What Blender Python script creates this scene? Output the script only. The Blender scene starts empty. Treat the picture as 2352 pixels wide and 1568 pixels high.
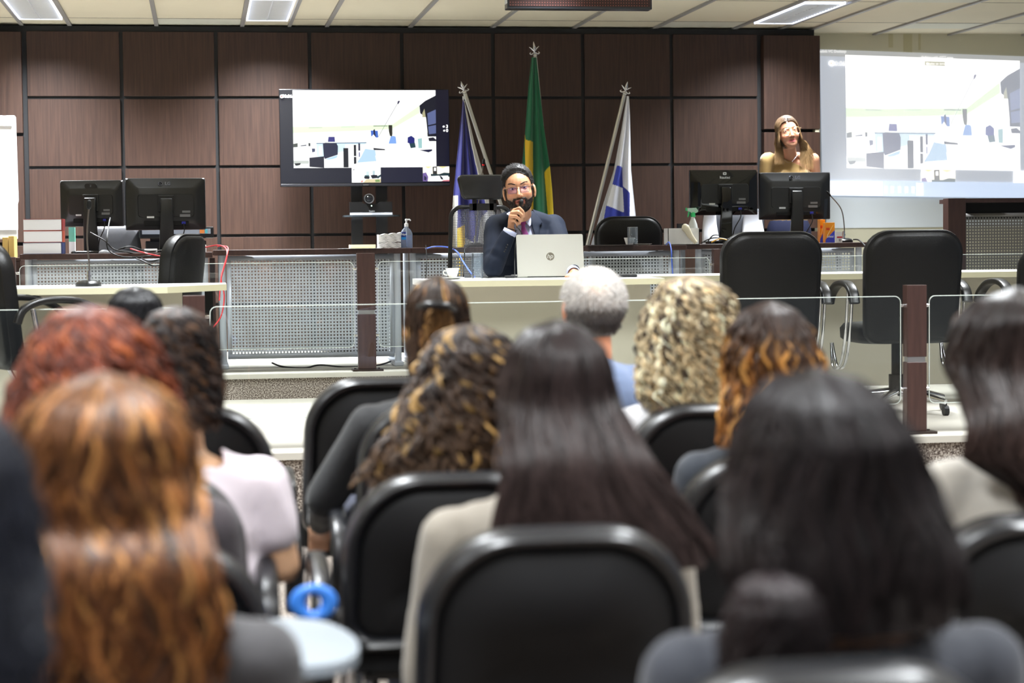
import bpy, bmesh, math, random
import numpy as np
from mathutils import Vector, Matrix, Quaternion
from math import sin, cos, pi, radians, sqrt
S = bpy.context.scene
COL = S.collection
random.seed(7); RNG = np.random.default_rng(7)
# ------------------------------------------------------------------ camera
W, H, F = 2352, 1568, 4650.0
CZ = 1.26
TH, PIT, ROL = .152, .049, .0108
cam_d = bpy.data.cameras.new('camera'); cam = bpy.data.objects.new('camera', cam_d); COL.objects.link(cam)
cam_d.sensor_width = 36; cam_d.lens = F / W * 36
RM = Matrix.Rotation(-TH, 3, 'Z') @ Matrix.Rotation(pi/2 - PIT, 3, 'X') @ Matrix.Rotation(-ROL, 3, 'Z')
cam.matrix_world = Matrix.Translation((0, 0, CZ)) @ RM.to_4x4()
cam_d.clip_start = .05
cam_d.dof.use_dof = True; cam_d.dof.focus_distance = 11.6; cam_d.dof.aperture_fstop = 2.9
S.camera = cam
CO = Vector((0, 0, CZ))
def ray(px, py): return RM @ Vector(((px - W/2) / F, -(py - H/2) / F, -1))
def P(px, py, Y):                     # point of the vertical plane y=Y seen at a pixel
    d = ray(px, py); return CO + d * (Y / d.y)
def PZ(px, py, z):                    # point of the horizontal plane z seen at a pixel
    d = ray(px, py); return CO + d * ((z - CZ) / d.z)
def PX(px, Y): return P(px, 600, Y).x
def scale_at(px, Y):
    return (P(px+1, 600, Y) - P(px, 600, Y)).length ** -1
# ------------------------------------------------------------------ materials
def srgb(r, g, b):
    f = lambda c: (c/255/12.92) if c/255 <= .04045 else ((c/255+.055)/1.055)**2.4
    return (f(r), f(g), f(b))
MATS = {}
def mat(name, rgb=(128,128,128), rough=.5, metal=0, spec=.5, bump=0, bscale=60, noise=0, nscale=8, coat=0, emis=None, estr=0, attr=None, trans=0, sheen=0, aniso=0, stretch=None):
    if name in MATS: return MATS[name]
    m = bpy.data.materials.new(name); m.use_nodes = True
    nt = m.node_tree; b = nt.nodes['Principled BSDF']
    c = srgb(*rgb)
    b.inputs['Base Color'].default_value = (*c, 1)
    b.inputs['Roughness'].default_value = rough
    b.inputs['Metallic'].default_value = metal
    b.inputs['Specular IOR Level'].default_value = spec
    if coat: b.inputs['Coat Weight'].default_value = coat; b.inputs['Coat Roughness'].default_value = .1
    if sheen: b.inputs['Sheen Weight'].default_value = sheen
    if aniso: b.inputs['Anisotropic'].default_value = aniso
    if trans: b.inputs['Transmission Weight'].default_value = trans
    if emis: b.inputs['Emission Color'].default_value = (*srgb(*emis), 1); b.inputs['Emission Strength'].default_value = estr
    tc = nt.nodes.new('ShaderNodeTexCoord'); mp = nt.nodes.new('ShaderNodeMapping')
    nt.links.new(tc.outputs['Object'], mp.inputs['Vector'])
    if stretch: mp.inputs['Scale'].default_value = stretch
    src = None
    if attr:
        a = nt.nodes.new('ShaderNodeAttribute'); a.attribute_name = attr; src = a.outputs['Color']
        nt.links.new(src, b.inputs['Base Color'])
    if noise:
        n = nt.nodes.new('ShaderNodeTexNoise'); n.inputs['Scale'].default_value = nscale; n.inputs['Detail'].default_value = 6
        nt.links.new(mp.outputs[0], n.inputs['Vector'])
        mr = nt.nodes.new('ShaderNodeMapRange'); mr.inputs['From Min'].default_value = .25; mr.inputs['From Max'].default_value = .75
        mr.inputs['To Min'].default_value = 1-noise; mr.inputs['To Max'].default_value = 1+noise
        nt.links.new(n.outputs['Fac'], mr.inputs['Value'])
        mx = nt.nodes.new('ShaderNodeVectorMath'); mx.operation = 'SCALE'
        if src: nt.links.new(src, mx.inputs[0])
        else: mx.inputs[0].default_value = c
        nt.links.new(mr.outputs[0], mx.inputs['Scale']); nt.links.new(mx.outputs[0], b.inputs['Base Color'])
    if bump:
        n2 = nt.nodes.new('ShaderNodeTexNoise'); n2.inputs['Scale'].default_value = bscale; n2.inputs['Detail'].default_value = 4
        nt.links.new(mp.outputs[0], n2.inputs['Vector'])
        bp = nt.nodes.new('ShaderNodeBump'); bp.inputs['Strength'].default_value = bump; bp.inputs['Distance'].default_value = .01
        nt.links.new(n2.outputs['Fac'], bp.inputs['Height']); nt.links.new(bp.outputs[0], b.inputs['Normal'])
    MATS[name] = m
    return m
def glass_mat(name, tint=(225,240,235), ior=1.45, refl=1.0, refr_mix=0, refr_col=(210,222,240)):
    if name in MATS: return MATS[name]
    m = bpy.data.materials.new(name); m.use_nodes = True; nt = m.node_tree; nt.nodes.clear()
    o = nt.nodes.new('ShaderNodeOutputMaterial'); mx = nt.nodes.new('ShaderNodeMixShader')
    t = nt.nodes.new('ShaderNodeBsdfTransparent'); t.inputs[0].default_value = (*srgb(*tint), 1)
    g = nt.nodes.new('ShaderNodeBsdfGlossy'); g.inputs['Roughness'].default_value = .01
    fr = nt.nodes.new('ShaderNodeFresnel'); fr.inputs[0].default_value = ior
    mm = nt.nodes.new('ShaderNodeMath'); mm.operation = 'MULTIPLY'; mm.inputs[1].default_value = refl
    nt.links.new(fr.outputs[0], mm.inputs[0]); nt.links.new(mm.outputs[0], mx.inputs[0])
    nt.links.new(t.outputs[0], mx.inputs[1]); nt.links.new(g.outputs[0], mx.inputs[2]); nt.links.new(mx.outputs[0], o.inputs[0])
    if refr_mix:  # diffuse colour painted in for brightness that clear material would refract
        df = nt.nodes.new('ShaderNodeBsdfDiffuse'); df.inputs[0].default_value = (*srgb(*refr_col), 1); m2 = nt.nodes.new('ShaderNodeMixShader'); m2.inputs[0].default_value = refr_mix
        nt.links.new(mx.outputs[0], m2.inputs[1]); nt.links.new(df.outputs[0], m2.inputs[2]); nt.links.new(m2.outputs[0], o.inputs[0])
    MATS[name] = m; return m
def emit_mat(name, rgb, s):
    if name in MATS: return MATS[name]
    m = bpy.data.materials.new(name); m.use_nodes = True; b = m.node_tree.nodes['Principled BSDF']
    b.inputs['Base Color'].default_value = (*srgb(*rgb), 1)
    b.inputs['Emission Color'].default_value = (*srgb(*rgb), 1); b.inputs['Emission Strength'].default_value = s
    MATS[name] = m; return m
def attr_emit_mat(name, s, base=.0, rough=.3):
    m = bpy.data.materials.new(name); m.use_nodes = True; nt = m.node_tree; b = nt.nodes['Principled BSDF']
    a = nt.nodes.new('ShaderNodeAttribute'); a.attribute_name = 'Col'
    b.inputs['Base Color'].default_value = (base, base, base, 1); b.inputs['Roughness'].default_value = rough
    b.inputs['Specular IOR Level'].default_value = .3
    nt.links.new(a.outputs['Color'], b.inputs['Emission Color']); b.inputs['Emission Strength'].default_value = s
    MATS[name] = m; return m
# ------------------------------------------------------------------ objects
def tag(o, label=None, cat=None, group=None, kind=None):
    if label: o['label'] = label
    if cat: o['category'] = cat
    if group: o['group'] = group
    if kind: o['kind'] = kind
    return o
def thing(name, loc, label, cat, rz=0, group=None):
    o = bpy.data.objects.new(name, None); COL.objects.link(o); o.location = Vector(loc); o.rotation_euler = (0, 0, rz)
    o.empty_display_size = .1
    return tag(o, label, cat, group)
def link(name, me, m, parent=None, smooth=False, angle=None):
    o = bpy.data.objects.new(name, me); COL.objects.link(o)
    if m is not None:
        me.materials.clear()
        for x in (m if isinstance(m, (list, tuple)) else [m]): me.materials.append(x)
    if smooth: me.shade_smooth()
    if parent: o.parent = parent
    return o
def dup(root, name=None, loc=None, rz=None, label=None, group=None):
    def cp(o, par):
        c = o.copy(); COL.objects.link(c)
        if par: c.parent = par
        for ch in o.children: cp(ch, c)
        return c
    r = cp(root, None)
    if loc is not None: r.location = Vector(loc)
    if rz is not None: r.rotation_euler = (0, 0, rz)
    if label: r['label'] = label
    if group: r['group'] = group
    return r
class MB:
    """collects shapes into one bmesh"""
    def __init__(s): s.bm = bmesh.new()
    def _xf(s, vs, M):
        if M is not None:
            for v in vs: v.co = M @ v.co
    def box(s, a, b, M=None, bev=0, seg=2):
        a = Vector(a); b = Vector(b)
        r = bmesh.ops.create_cube(s.bm, size=1); vs = r['verts']
        for v in vs: v.co = Vector([(a[i]+b[i])/2 + v.co[i]*abs(b[i]-a[i]) for i in range(3)])
        if bev:
            es = list({e for v in vs for e in v.link_edges})
            r2 = bmesh.ops.bevel(s.bm, geom=es, offset=bev, segments=seg, affect='EDGES', profile=.5)
            vs = list({v for f in r2['faces'] for v in f.verts} | {v for v in vs if v.is_valid})
        s._xf(vs, M); return s
    def prism(s, pts, axis, lo, hi, M=None):
        """pts: 2D outline; axis: 0,1,2 extruded from lo to hi"""
        def mk(p, t):
            q = [0, 0, 0]; k = [i for i in range(3) if i != axis]
            q[k[0]], q[k[1]], q[axis] = p[0], p[1], t
            return q
        A = [s.bm.verts.new(mk(p, lo)) for p in pts]; B = [s.bm.verts.new(mk(p, hi)) for p in pts]
        n = len(pts)
        s.bm.faces.new(A); s.bm.faces.new(B[::-1])
        for i in range(n): s.bm.faces.new((A[i], B[i], B[(i+1) % n], A[(i+1) % n]))
        s._xf(A+B, M); return s
    def rings(s, rings, closed=True, capa=True, capb=True, M=None):
        R = [[s.bm.verts.new(p) for p in r] for r in rings]; n = len(R[0])
        for i in range(len(R)-1):
            for j in range(n if closed else n-1):
                s.bm.faces.new((R[i][j], R[i][(j+1) % n], R[i+1][(j+1) % n], R[i+1][j]))
        if capa and closed: s.bm.faces.new(R[0][::-1])
        if capb and closed: s.bm.faces.new(R[-1])
        s._xf([v for r in R for v in r], M); return s
    def tube(s, pts, r, n=8, M=None, caps=True, smooth=0):
        pts = [Vector(p) for p in pts]
        if smooth: pts = catmull(pts, smooth)
        rr = r if isinstance(r, (list, tuple)) else [r]*len(pts)
        if len(rr) != len(pts): rr = list(np.interp(np.linspace(0, 1, len(pts)), np.linspace(0, 1, len(rr)), rr))
        t = (pts[1]-pts[0]).normalized()
        up = Vector((0, 0, 1)) if abs(t.z) < .9 else Vector((1, 0, 0))
        u = t.cross(up).normalized(); rings = []
        for i, p in enumerate(pts):
            tt = (pts[min(i+1, len(pts)-1)] - pts[max(i-1, 0)]).normalized()
            u = (u - tt*u.dot(tt)).normalized(); v = tt.cross(u)
            rings.append([p + (u*cos(a)+v*sin(a))*rr[i] for a in [2*pi*k/n for k in range(n)]])
        return s.rings(rings, M=M, capa=caps, capb=caps)
    def cyl(s, a, b, r, n=20, r2=None, M=None):
        return s.tube([a, b], [r, r if r2 is None else r2], n, M)
    def lathe(s, prof, c=(0,0,0), n=24, M=None, capa=True, capb=True):
        c = Vector(c)
        return s.rings([[c + Vector((r*cos(2*pi*k/n), r*sin(2*pi*k/n), z)) for k in range(n)] for r, z in prof], M=M, capa=capa, capb=capb)
    def ball(s, c, r, n=16, M=None):
        rx, ry, rz = r if isinstance(r, (tuple, list)) else (r, r, r)
        q = bmesh.ops.create_uvsphere(s.bm, u_segments=n, v_segments=max(6, n//2+2), radius=1)
        for v in q['verts']: v.co = Vector((v.co.x*rx, v.co.y*ry, v.co.z*rz)) + Vector(c)
        s._xf(q['verts'], M); return s
    def poly(s, pts):
        s.bm.faces.new([s.bm.verts.new(p) for p in pts]); return s
    def mesh(s, name='m', smooth=None):
        bmesh.ops.recalc_face_normals(s.bm, faces=s.bm.faces)
        me = bpy.data.meshes.new(name); s.bm.to_mesh(me); s.bm.free()
        return me
    def build(s, name, m, parent=None, smooth=None, off=None):
        me = s.mesh(name)
        if off is not None: me.transform(Matrix.Translation(-Vector(off)))
        if smooth is not None:
            me.shade_smooth()
            if smooth < 180: 
                try: me.set_sharp_from_angle(angle=radians(smooth))
                except Exception: pass
        return link(name, me, m, parent)
def catmull(pts, k):
    out = []; n = len(pts)
    for i in range(n-1):
        p0, p1, p2, p3 = pts[max(i-1, 0)], pts[i], pts[i+1], pts[min(i+2, n-1)]
        for j in range(k):
            t = j/k
            out.append(.5*((2*p1) + (p2-p0)*t + (2*p0-5*p1+4*p2-p3)*t*t + (3*p1-p0-3*p2+p3)*t**3))
    out.append(pts[-1]); return out
def npmesh(name, V, Fc):
    me = bpy.data.meshes.new(name); V = np.asarray(V, np.float32).reshape(-1, 3); Fc = np.asarray(Fc, np.int32)
    me.vertices.add(len(V)); me.vertices.foreach_set('co', V.ravel())
    k = Fc.shape[1]; me.loops.add(Fc.size); me.loops.foreach_set('vertex_index', Fc.ravel())
    me.polygons.add(len(Fc)); me.polygons.foreach_set('loop_start', np.arange(0, Fc.size, k, dtype=np.int32))
    me.update(calc_edges=True); me.validate(); return me
def setcol(me, C, name='Col'):
    a = me.color_attributes.new(name, 'FLOAT_COLOR', 'POINT') if name not in me.color_attributes else me.color_attributes[name]
    C = np.asarray(C, np.float32)
    if C.shape[1] == 3: C = np.hstack([C, np.ones((len(C), 1), np.float32)])
    a.data.foreach_set('color', C.ravel())
def getco(me):
    a = np.empty(len(me.vertices)*3, np.float32); me.vertices.foreach_get('co', a); return a.reshape(-1, 3)
def setco(me, V): me.vertices.foreach_set('co', np.asarray(V, np.float32).ravel()); me.update()
def text(s, size, loc, m, parent=None, name='lettering', rx=pi/2, rz=0, align='CENTER', depth=.0006, M=None, bold=0):
    c = bpy.data.curves.new('t', 'FONT'); c.body = s; c.size = size; c.align_x = align; c.align_y = 'CENTER'; c.extrude = depth
    c.resolution_u = 2; c.offset = bold
    o = bpy.data.objects.new('t', c); COL.objects.link(o)
    dg = bpy.context.evaluated_depsgraph_get(); me = bpy.data.meshes.new_from_object(o.evaluated_get(dg))
    bpy.data.objects.remove(o)
    me.transform(M if M is not None else (Matrix.Translation(Vector(loc)) @ Matrix.Rotation(rz, 4, 'Z') @ Matrix.Rotation(rx, 4, 'X')))
    return link(name, me, m, parent)
def rrect(w, h, r, n=6, cx=0, cy=0):
    """rounded rectangle outline; r one radius or (tl,tr,br,bl)"""
    rs = r if isinstance(r, (tuple, list)) else (r,)*4
    out = []
    for (sx, sy, a0), rr in zip(((1, 1, 0), (-1, 1, pi/2), (-1, -1, pi), (1, -1, 3*pi/2)), (rs[1], rs[0], rs[3], rs[2])):
        for k in range(n+1):
            a = a0 + k/n*pi/2
            out.append((cx + sx*(w/2-rr) + rr*cos(a), cy + sy*(h/2-rr) + rr*sin(a)))
    return out
def world_mat(name, *a, **k): return mat(name, *a, **k)
# common materials
M_black = mat('black_plastic', (16,16,17), .35)
M_matblack = mat('matte_black', (12,12,13), .7, spec=.3)
M_chrome = mat('chrome', (215,215,218), .12, 1)
M_steel = mat('brushed_steel', (190,192,196), .3, 1)
M_white = mat('white_plastic', (235,236,238), .4)
M_paper = mat('paper', (240,240,242), .8, noise=.03, nscale=200)
M_silver = mat('silver_paint', (196,201,212), .4, metal=.15)
M_wengue = mat('dark_laminate', (62,42,38), .35, noise=.25, nscale=4, stretch=(14,14,1.2))
M_leather = mat('black_leather', (10,10,11), .42, bump=.12, bscale=180, spec=.35)
M_fabric = mat('black_upholstery', (14,14,15), .75, bump=.15, bscale=400, spec=.25)
M_gplastic = mat('glossy_black_plastic', (20,20,23), .2, bump=.0)
M_pebeige = mat('beige_laminate', (196,190,172), .45)
M_edge = mat('cream_edge_band', (222,218,186), .5)
M_wtop = mat('white_laminate', (232,234,232), .35)
M_cable = mat('black_cable', (14,14,15), .5)
# ------------------------------------------------------------------ the setting
D = 14.6; ZC = CZ + 1.5501
T1, T2 = CZ - .908, CZ - .761          # heights of the two platform levels
ED1, ED2 = 8.85, 11.98                 # their front edges
def struct(name, mb, m, parent=None, label=None):
    o = mb.build(name, m, parent); o['kind'] = 'structure'
    if label: o['label'] = label
    return o
def speckle(name, ca, cb, cc, scale):
    m = bpy.data.materials.new(name); m.use_nodes = True; nt = m.node_tree; b = nt.nodes['Principled BSDF']
    tc = nt.nodes.new('ShaderNodeTexCoord'); n = nt.nodes.new('ShaderNodeTexNoise'); n.inputs['Scale'].default_value = scale; n.inputs['Detail'].default_value = 3
    r = nt.nodes.new('ShaderNodeValToRGB'); e = r.color_ramp.elements
    e[0].position = .36; e[0].color = (*srgb(*ca), 1); e[1].position = .64; e[1].color = (*srgb(*cc), 1)
    x = e.new(.5); x.color = (*srgb(*cb), 1)
    nt.links.new(tc.outputs['Object'], n.inputs['Vector']); nt.links.new(n.outputs['Fac'], r.inputs[0]); nt.links.new(r.outputs[0], b.inputs['Base Color'])
    b.inputs['Roughness'].default_value = .9; b.inputs['Specular IOR Level'].default_value = .2
    bp = nt.nodes.new('ShaderNodeBump'); bp.inputs['Strength'].default_value = .5; bp.inputs['Distance'].default_value = .004
    nt.links.new(n.outputs['Fac'], bp.inputs['Height']); nt.links.new(bp.outputs[0], b.inputs['Normal'])
    MATS[name] = m; return m
M_carpet = speckle('speckled_carpet', (70,60,54), (122,112,104), (178,170,160), 150)
M_stone = mat('cream_stage_floor', (180,176,166), .6, noise=.05, nscale=3)
XL, XR = -4.5, 7.5
struct('floor', MB().box((XL, -1.5, -.1), (XR, ED1+.02, 0)), M_carpet)
g = MB(); g.box((XL, ED1, -.05), (XR, ED2+.05, T1-.03)); struct('trim_1', g, M_carpet, label='carpeted riser of the lower platform')
g = MB(); g.box((XL, ED1-.012, T1-.03), (XR, ED2+.05, T1)); struct('floor_lower_platform', g, M_stone)
g = MB(); g.box((XL, ED2, T1), (XR, 15.2, T2-.025)); struct('trim_2', g, M_carpet, label='carpeted riser of the upper platform')
g = MB(); g.box((XL, ED2-.012, T2-.025), (XR, 15.2, T2)); struct('floor_upper_platform', g, M_stone)
# --- panelled wall
M_wall = bpy.data.materials.new('wenge_wall_panel'); M_wall.use_nodes = True
nt = M_wall.node_tree; b = nt.nodes['Principled BSDF']; tc = nt.nodes.new('ShaderNodeTexCoord'); mp = nt.nodes.new('ShaderNodeMapping'); mp.inputs['Scale'].default_value = (40, 40, 1.6)
n = nt.nodes.new('ShaderNodeTexNoise'); n.inputs['Scale'].default_value = 2.2; n.inputs['Detail'].default_value = 6
r = nt.nodes.new('ShaderNodeValToRGB'); e = r.color_ramp.elements; e[0].position = .3; e[0].color = (*srgb(49,33,27), 1); e[1].position = .72; e[1].color = (*srgb(67,47,38), 1)
nt.links.new(tc.outputs['Object'], mp.inputs[0]); nt.links.new(mp.outputs[0], n.inputs['Vector']); nt.links.new(n.outputs['Fac'], r.inputs[0]); nt.links.new(r.outputs[0], b.inputs['Base Color'])
b.inputs['Roughness'].default_value = .48; b.inputs['Specular IOR Level'].default_value = .35
M_groove = mat('black_groove', (14,15,19), .6)
M_cream = mat('cream_wall_paint', (206,202,178), .8, noise=.02, nscale=2)
V0, VS = -1.191, .6621
wall = struct('wall_back', MB().box((XL, D+.02, T2), (V0+8*VS+.43, D+.2, ZC)), M_groove)
WH = [CZ+1.0476, CZ+.5577, CZ+.068, CZ-.42]
def wpanel(x0, x1, z0, z1, y0=D, y1=D+.03):
    o = MB().box((x0, y0, z0), (x1, y1, z1), bev=.0015, seg=1).build('wood_panel', M_wall, wall)
gw = .013
rows = [ZC-.03] + WH + [T2]
for k in range(8):
    x0, x1 = V0+k*VS+gw, V0+(k+1)*VS-gw
    for j in range(5): wpanel(x0, x1, rows[j+1]+(gw*.8 if j < 4 else 0), rows[j]-(gw*.8 if j else .01))
zl = P(30, 309, D-.06).z; zr = P(1800, 300, D-.06).z
for za, zb in ((ZC-.05, zl+.012), (zl-.012, zl-.75), (zl-.775, T2)): wpanel(-2.6, V0-.02, zb, za, D-.06)
xr = PX(1885, D-.06)
for za, zb in ((ZC-.05, zr+.012), (zr-.012, zr-.72), (zr-.745, T2)): wpanel(V0+8*VS+.02, xr, zb, za, D-.06)
MB().box((xr-.035, D-.05, zr-.01), (xr-.004, D+.02, zr+.01)).build('end_cap', M_cream, wall)
# --- light wall at the right with the projection
D2 = 15.0
wr = struct('wall_right_back', MB().box((xr-.4, D2, T2), (XR, D2+.15, ZC+.1)), M_cream)
struct('wall_left', MB().box((XL-.1, -1.5, 0), (XL, 15.2, ZC+.1)), M_cream)
g = MB()
for px, dx, dz in ((2085, .035, .3), (2046, .018, .06), (2112, .01, .08)):   # damp stains running down from the ceiling
    q = P(px, 82, D2); g.box((q.x-dx, D2-.0015, q.z-dz-.03), (q.x+dx, D2, q.z+.03))
g.build('damp_stain', mat('damp_stain', (190,184,150), .8), wr)
# --- ceiling: tiles in a metal grid
M_tile = mat('ceiling_tile', (222,214,190), .85, noise=.02, nscale=3)
M_tbar = mat('grid_bar', (150,148,146), .5)
TX0, TXS = -.8799, .6008; CY0 = D-.364
ceil = struct('ceiling', MB().box((XL, -1.5, ZC+.015), (XR, 15.2, ZC+.06)), M_tile)
g = MB()
for k in range(-6, 14): g.box((TX0+k*TXS-.014, -1.5, ZC+.001), (TX0+k*TXS+.014, 15.0, ZC+.016))
for x in (TX0-.33, TX0+2*TXS+.335, TX0+8*TXS+.355): g.box((x-.012, -1.5, ZC+.001), (x+.012, 15.0, ZC+.016))
o = g.build('grid_bar', M_tbar, ceil); o['kind'] = 'structure'
g = MB()
for j in range(0, 12): g.box((XL, CY0-1.25*j-.003, ZC+.0135), (XR, CY0-1.25*j+.003, ZC+.016))
g.build('tile_joint', mat('dark_joint', (90,84,76), .8), ceil)['kind'] = 'structure'
g = MB()
for k, j in ((1, 0), (3, 1), (6, 1), (7, 0), (4, 1), (9, 1), (10, 0)):
    g.box((TX0+k*TXS+.016, CY0-1.25*j-1.25 if j else CY0+.005, ZC+.0125), (TX0+(k+1)*TXS-.016, CY0-1.25*j if j else D, ZC+.016))
g.build('newer_tile', mat('newer_tile', (214,214,200), .85), ceil)['kind'] = 'structure'
# --- recessed light fittings
M_tubeon = emit_mat('lit_tube', (245,248,255), 22)
M_mirror = mat('mirror_louver', (225,230,240), .5)
def troffer(x0, label, tube=M_tubeon):
    w = .285; t = thing('ceiling_light', (x0+w/2, CY0-.625, ZC), label, 'ceiling light', group='recessed ceiling lights')
    g = MB(); g.box((-w/2, -.6, .09), (w/2, .6, .1)); g.box((-w/2, -.61, -.002), (-w/2+.008, .61, .1)); g.box((w/2-.008, -.61, -.002), (w/2, .61, .1))
    g.box((-w/2, -.61, -.002), (w/2, -.6, .1)); g.box((-w/2, .6, -.002), (w/2, .61, .1))
    g.build('housing', emit_mat('lit_reflector', (225,232,250), 1.0), t)
    for sx in (-1, 1): MB().cyl((sx*w/4, -.59, .055), (sx*w/4, .59, .055), .013, 12).build('tube_lamp', tube, t)
    g = MB()
    for k in range(19):
        y = -.57+k*.0633; g.box((-w/2+.009, y-.002, .0), (w/2-.009, y+.002, .03))
    g.box((-.003, -.6, 0), (.003, .6, .03))
    g.build('louver', M_mirror, t)
    return t
troffer(TX0-.31, 'recessed ceiling light with mirrored louvers, leftmost near the wall')
troffer(TX0+2*TXS+.02, 'bright white recessed ceiling light above and left of the television')
troffer(TX0+8*TXS+.04, 'recessed ceiling light with louvers above the standing woman')
# lamps: the fittings' light, also for those over the audience and behind the camera
def area(x, y, e, sx=.28, sy=1.2, spread=135, z=ZC-.012, col=(.93, .97, 1)):
    l = bpy.data.lights.new('ceiling_lamp', 'AREA'); l.shape = 'RECTANGLE'; l.size = sx; l.size_y = sy; l.energy = e; l.color = col
    l.spread = radians(spread); o = bpy.data.objects.new('ceiling_lamp', l); COL.objects.link(o); o.location = (x, y, z); return o
E1 = 78
for x, k in ((TX0-.17, 1), (TX0+2*TXS+.16, 1.15), (TX0+8*TXS+.18, .62)): area(x, CY0-.625, E1*k, spread=125)
for y in (10.9, 8.0, 5.2, 2.4, -.2):
    for x in (-2.6, -.3, 2.0, 4.3): area(x, y, (34 if y > 10 else 50) if y > 3 else 44, spread=108 if y > 10 else 125)
wd = bpy.data.worlds.new('ambient_fill'); S.world = wd; wd.use_nodes = True  # added ambient fill, entering where the room is left open
wd.node_tree.nodes['Background'].inputs[0].default_value = (*srgb(226,236,250), 1); wd.node_tree.nodes['Background'].inputs[1].default_value = .15
S.view_settings.view_transform = 'Standard'; S.view_settings.look = 'None'; S.view_settings.gamma = 1; S.view_settings.exposure = .75
S.view_settings.use_curve_mapping = False
S.cycles.use_denoising = True
try: S.cycles.denoiser = 'OPENIMAGEDENOISE'; S.cycles.denoising_input_passes = 'RGB_ALBEDO_NORMAL'
except Exception: pass
S.cycles.max_bounces = 8; S.cycles.transparent_max_bounces = 24; S.cycles.sample_clamp_indirect = 6
# ------------------------------------------------------------------ furniture of the stage
CT = CZ - .029                        # counter top height
def perf(name, x0, x1, z0, z1, Y, pitch, hole, parent, m=M_silver, off=(0,0,0), marg=.022):
    """sheet with real square holes"""
    w, h = x1-x0, z1-z0; nx = int((w-2*marg)/pitch); nz = int((h-2*marg)/pitch)
    ax = x0+(w-nx*pitch)/2; az = z0+(h-nz*pitch)/2
    V = []; Fc = []
    def quad(a, b, c, d): i = len(V); V.extend([a, b, c, d]); Fc.append((i, i+1, i+2, i+3))
    hh = hole/2
    gx = np.arange(nx+1)*pitch+ax; gz = np.arange(nz+1)*pitch+az
    vid = {}
    def vert(x, z):
        k = (round(x, 5), round(z, 5))
        if k not in vid: vid[k] = len(V); V.append((x, Y, z))
        return vid[k]
    for i in range(nx):
        for j in range(nz):
            a, b2, c, d = (gx[i], gz[j]), (gx[i+1], gz[j]), (gx[i+1], gz[j+1]), (gx[i], gz[j+1])
            cx, cz = (gx[i]+gx[i+1])/2, (gz[j]+gz[j+1])/2
            e, f, g_, h_ = (cx-hh, cz-hh), (cx+hh, cz-hh), (cx+hh, cz+hh), (cx-hh, cz+hh)
            for p, q, r_, s_ in ((a, b2, f, e), (b2, c, g_, f), (c, d, h_, g_), (d, a, e, h_)):
                Fc.append((vert(*p), vert(*q), vert(*r_), vert(*s_)))
    for (xa, xb, za, zb) in ((x0, x1, z0, gz[0]), (x0, x1, gz[-1], z1), (x0, gx[0], gz[0], gz[-1]), (gx[-1], x1, gz[0], gz[-1])):
        Fc.append((vert(xa, za), vert(xb, za), vert(xb, zb), vert(xa, zb)))
    me = npmesh(name, np.array(V)-np.array(off), Fc)
    o = link(name, me, m, parent); s = o.modifiers.new('thick', 'SOLIDIFY'); s.thickness = .0012; s.offset = 1
    return o
def counter(px0, px1, pp0, pp1, Y, zt, label, legs, zbot=None, group='panelled desks on the platform'):
    x0, x1 = PX(px0, Y), PX(px1, Y); r = Vector(((x0+x1)/2, Y+.3, T2))
    t = thing('desk', r, label, 'desk', group=group)
    MB().box((x0-r.x+.001, -.3, zt-.033-T2), (x1-r.x-.001, .3, zt-T2), bev=.003, seg=1).build('tabletop', M_wengue, t)
    a, b = PX(pp0, Y+.06), PX(pp1, Y+.06); zb = T2+.06 if zbot is None else zbot
    perf('front_panel', a, b, zb, zt-.036, Y+.06, .02, .0095, t, off=r)
    for px in legs:
        lx = PX(px, Y+.06)-r.x
        g = MB(); g.cyl((lx, -.24, .03), (lx, -.24, zt-.034-T2), .021, 20); g.build('leg', M_silver, t, smooth=40)
        g = MB(); g.box((lx-.03, -.29, 0), (lx+.03, .24, .03), bev=.008); g.cyl((lx, .2, .03), (lx, .2, zt-.034-T2), .018, 12); g.build('foot', M_silver, t)
    return t
cA = counter(45, 489, 73, 463, 12.5, CT-.012, 'dark-topped desk with a perforated metal front, left end under the two monitors', (65, 470))
cB = counter(490, 944, 520, 904, 12.5, CT, 'dark-topped desk with a tall perforated front behind the single glass rail post', (510, 912))
cC = counter(945, 1577, 955, 1546, 12.62, CT, 'dark-topped perforated desk behind the seated man', (948, 1553))
cD = counter(1578, 1993, 1609, 1962, 13.0, CT+.003, 'dark-topped desk at which the standing woman works', (1604, 1972))
for c, px, Y in ((cA, 488, 12.52), (cD, 1646, 12.98)):
    pass
# side cheek between the first two desks
q = P(488, 700, 12.66)
g = MB(); g.box((q.x-.012, 12.66, T2), (q.x+.02, 13.05, CT-.05)); tag(g.build('divider_board', M_wengue), 'upright dark board between two perforated desks, by the red cable', 'board')
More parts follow.
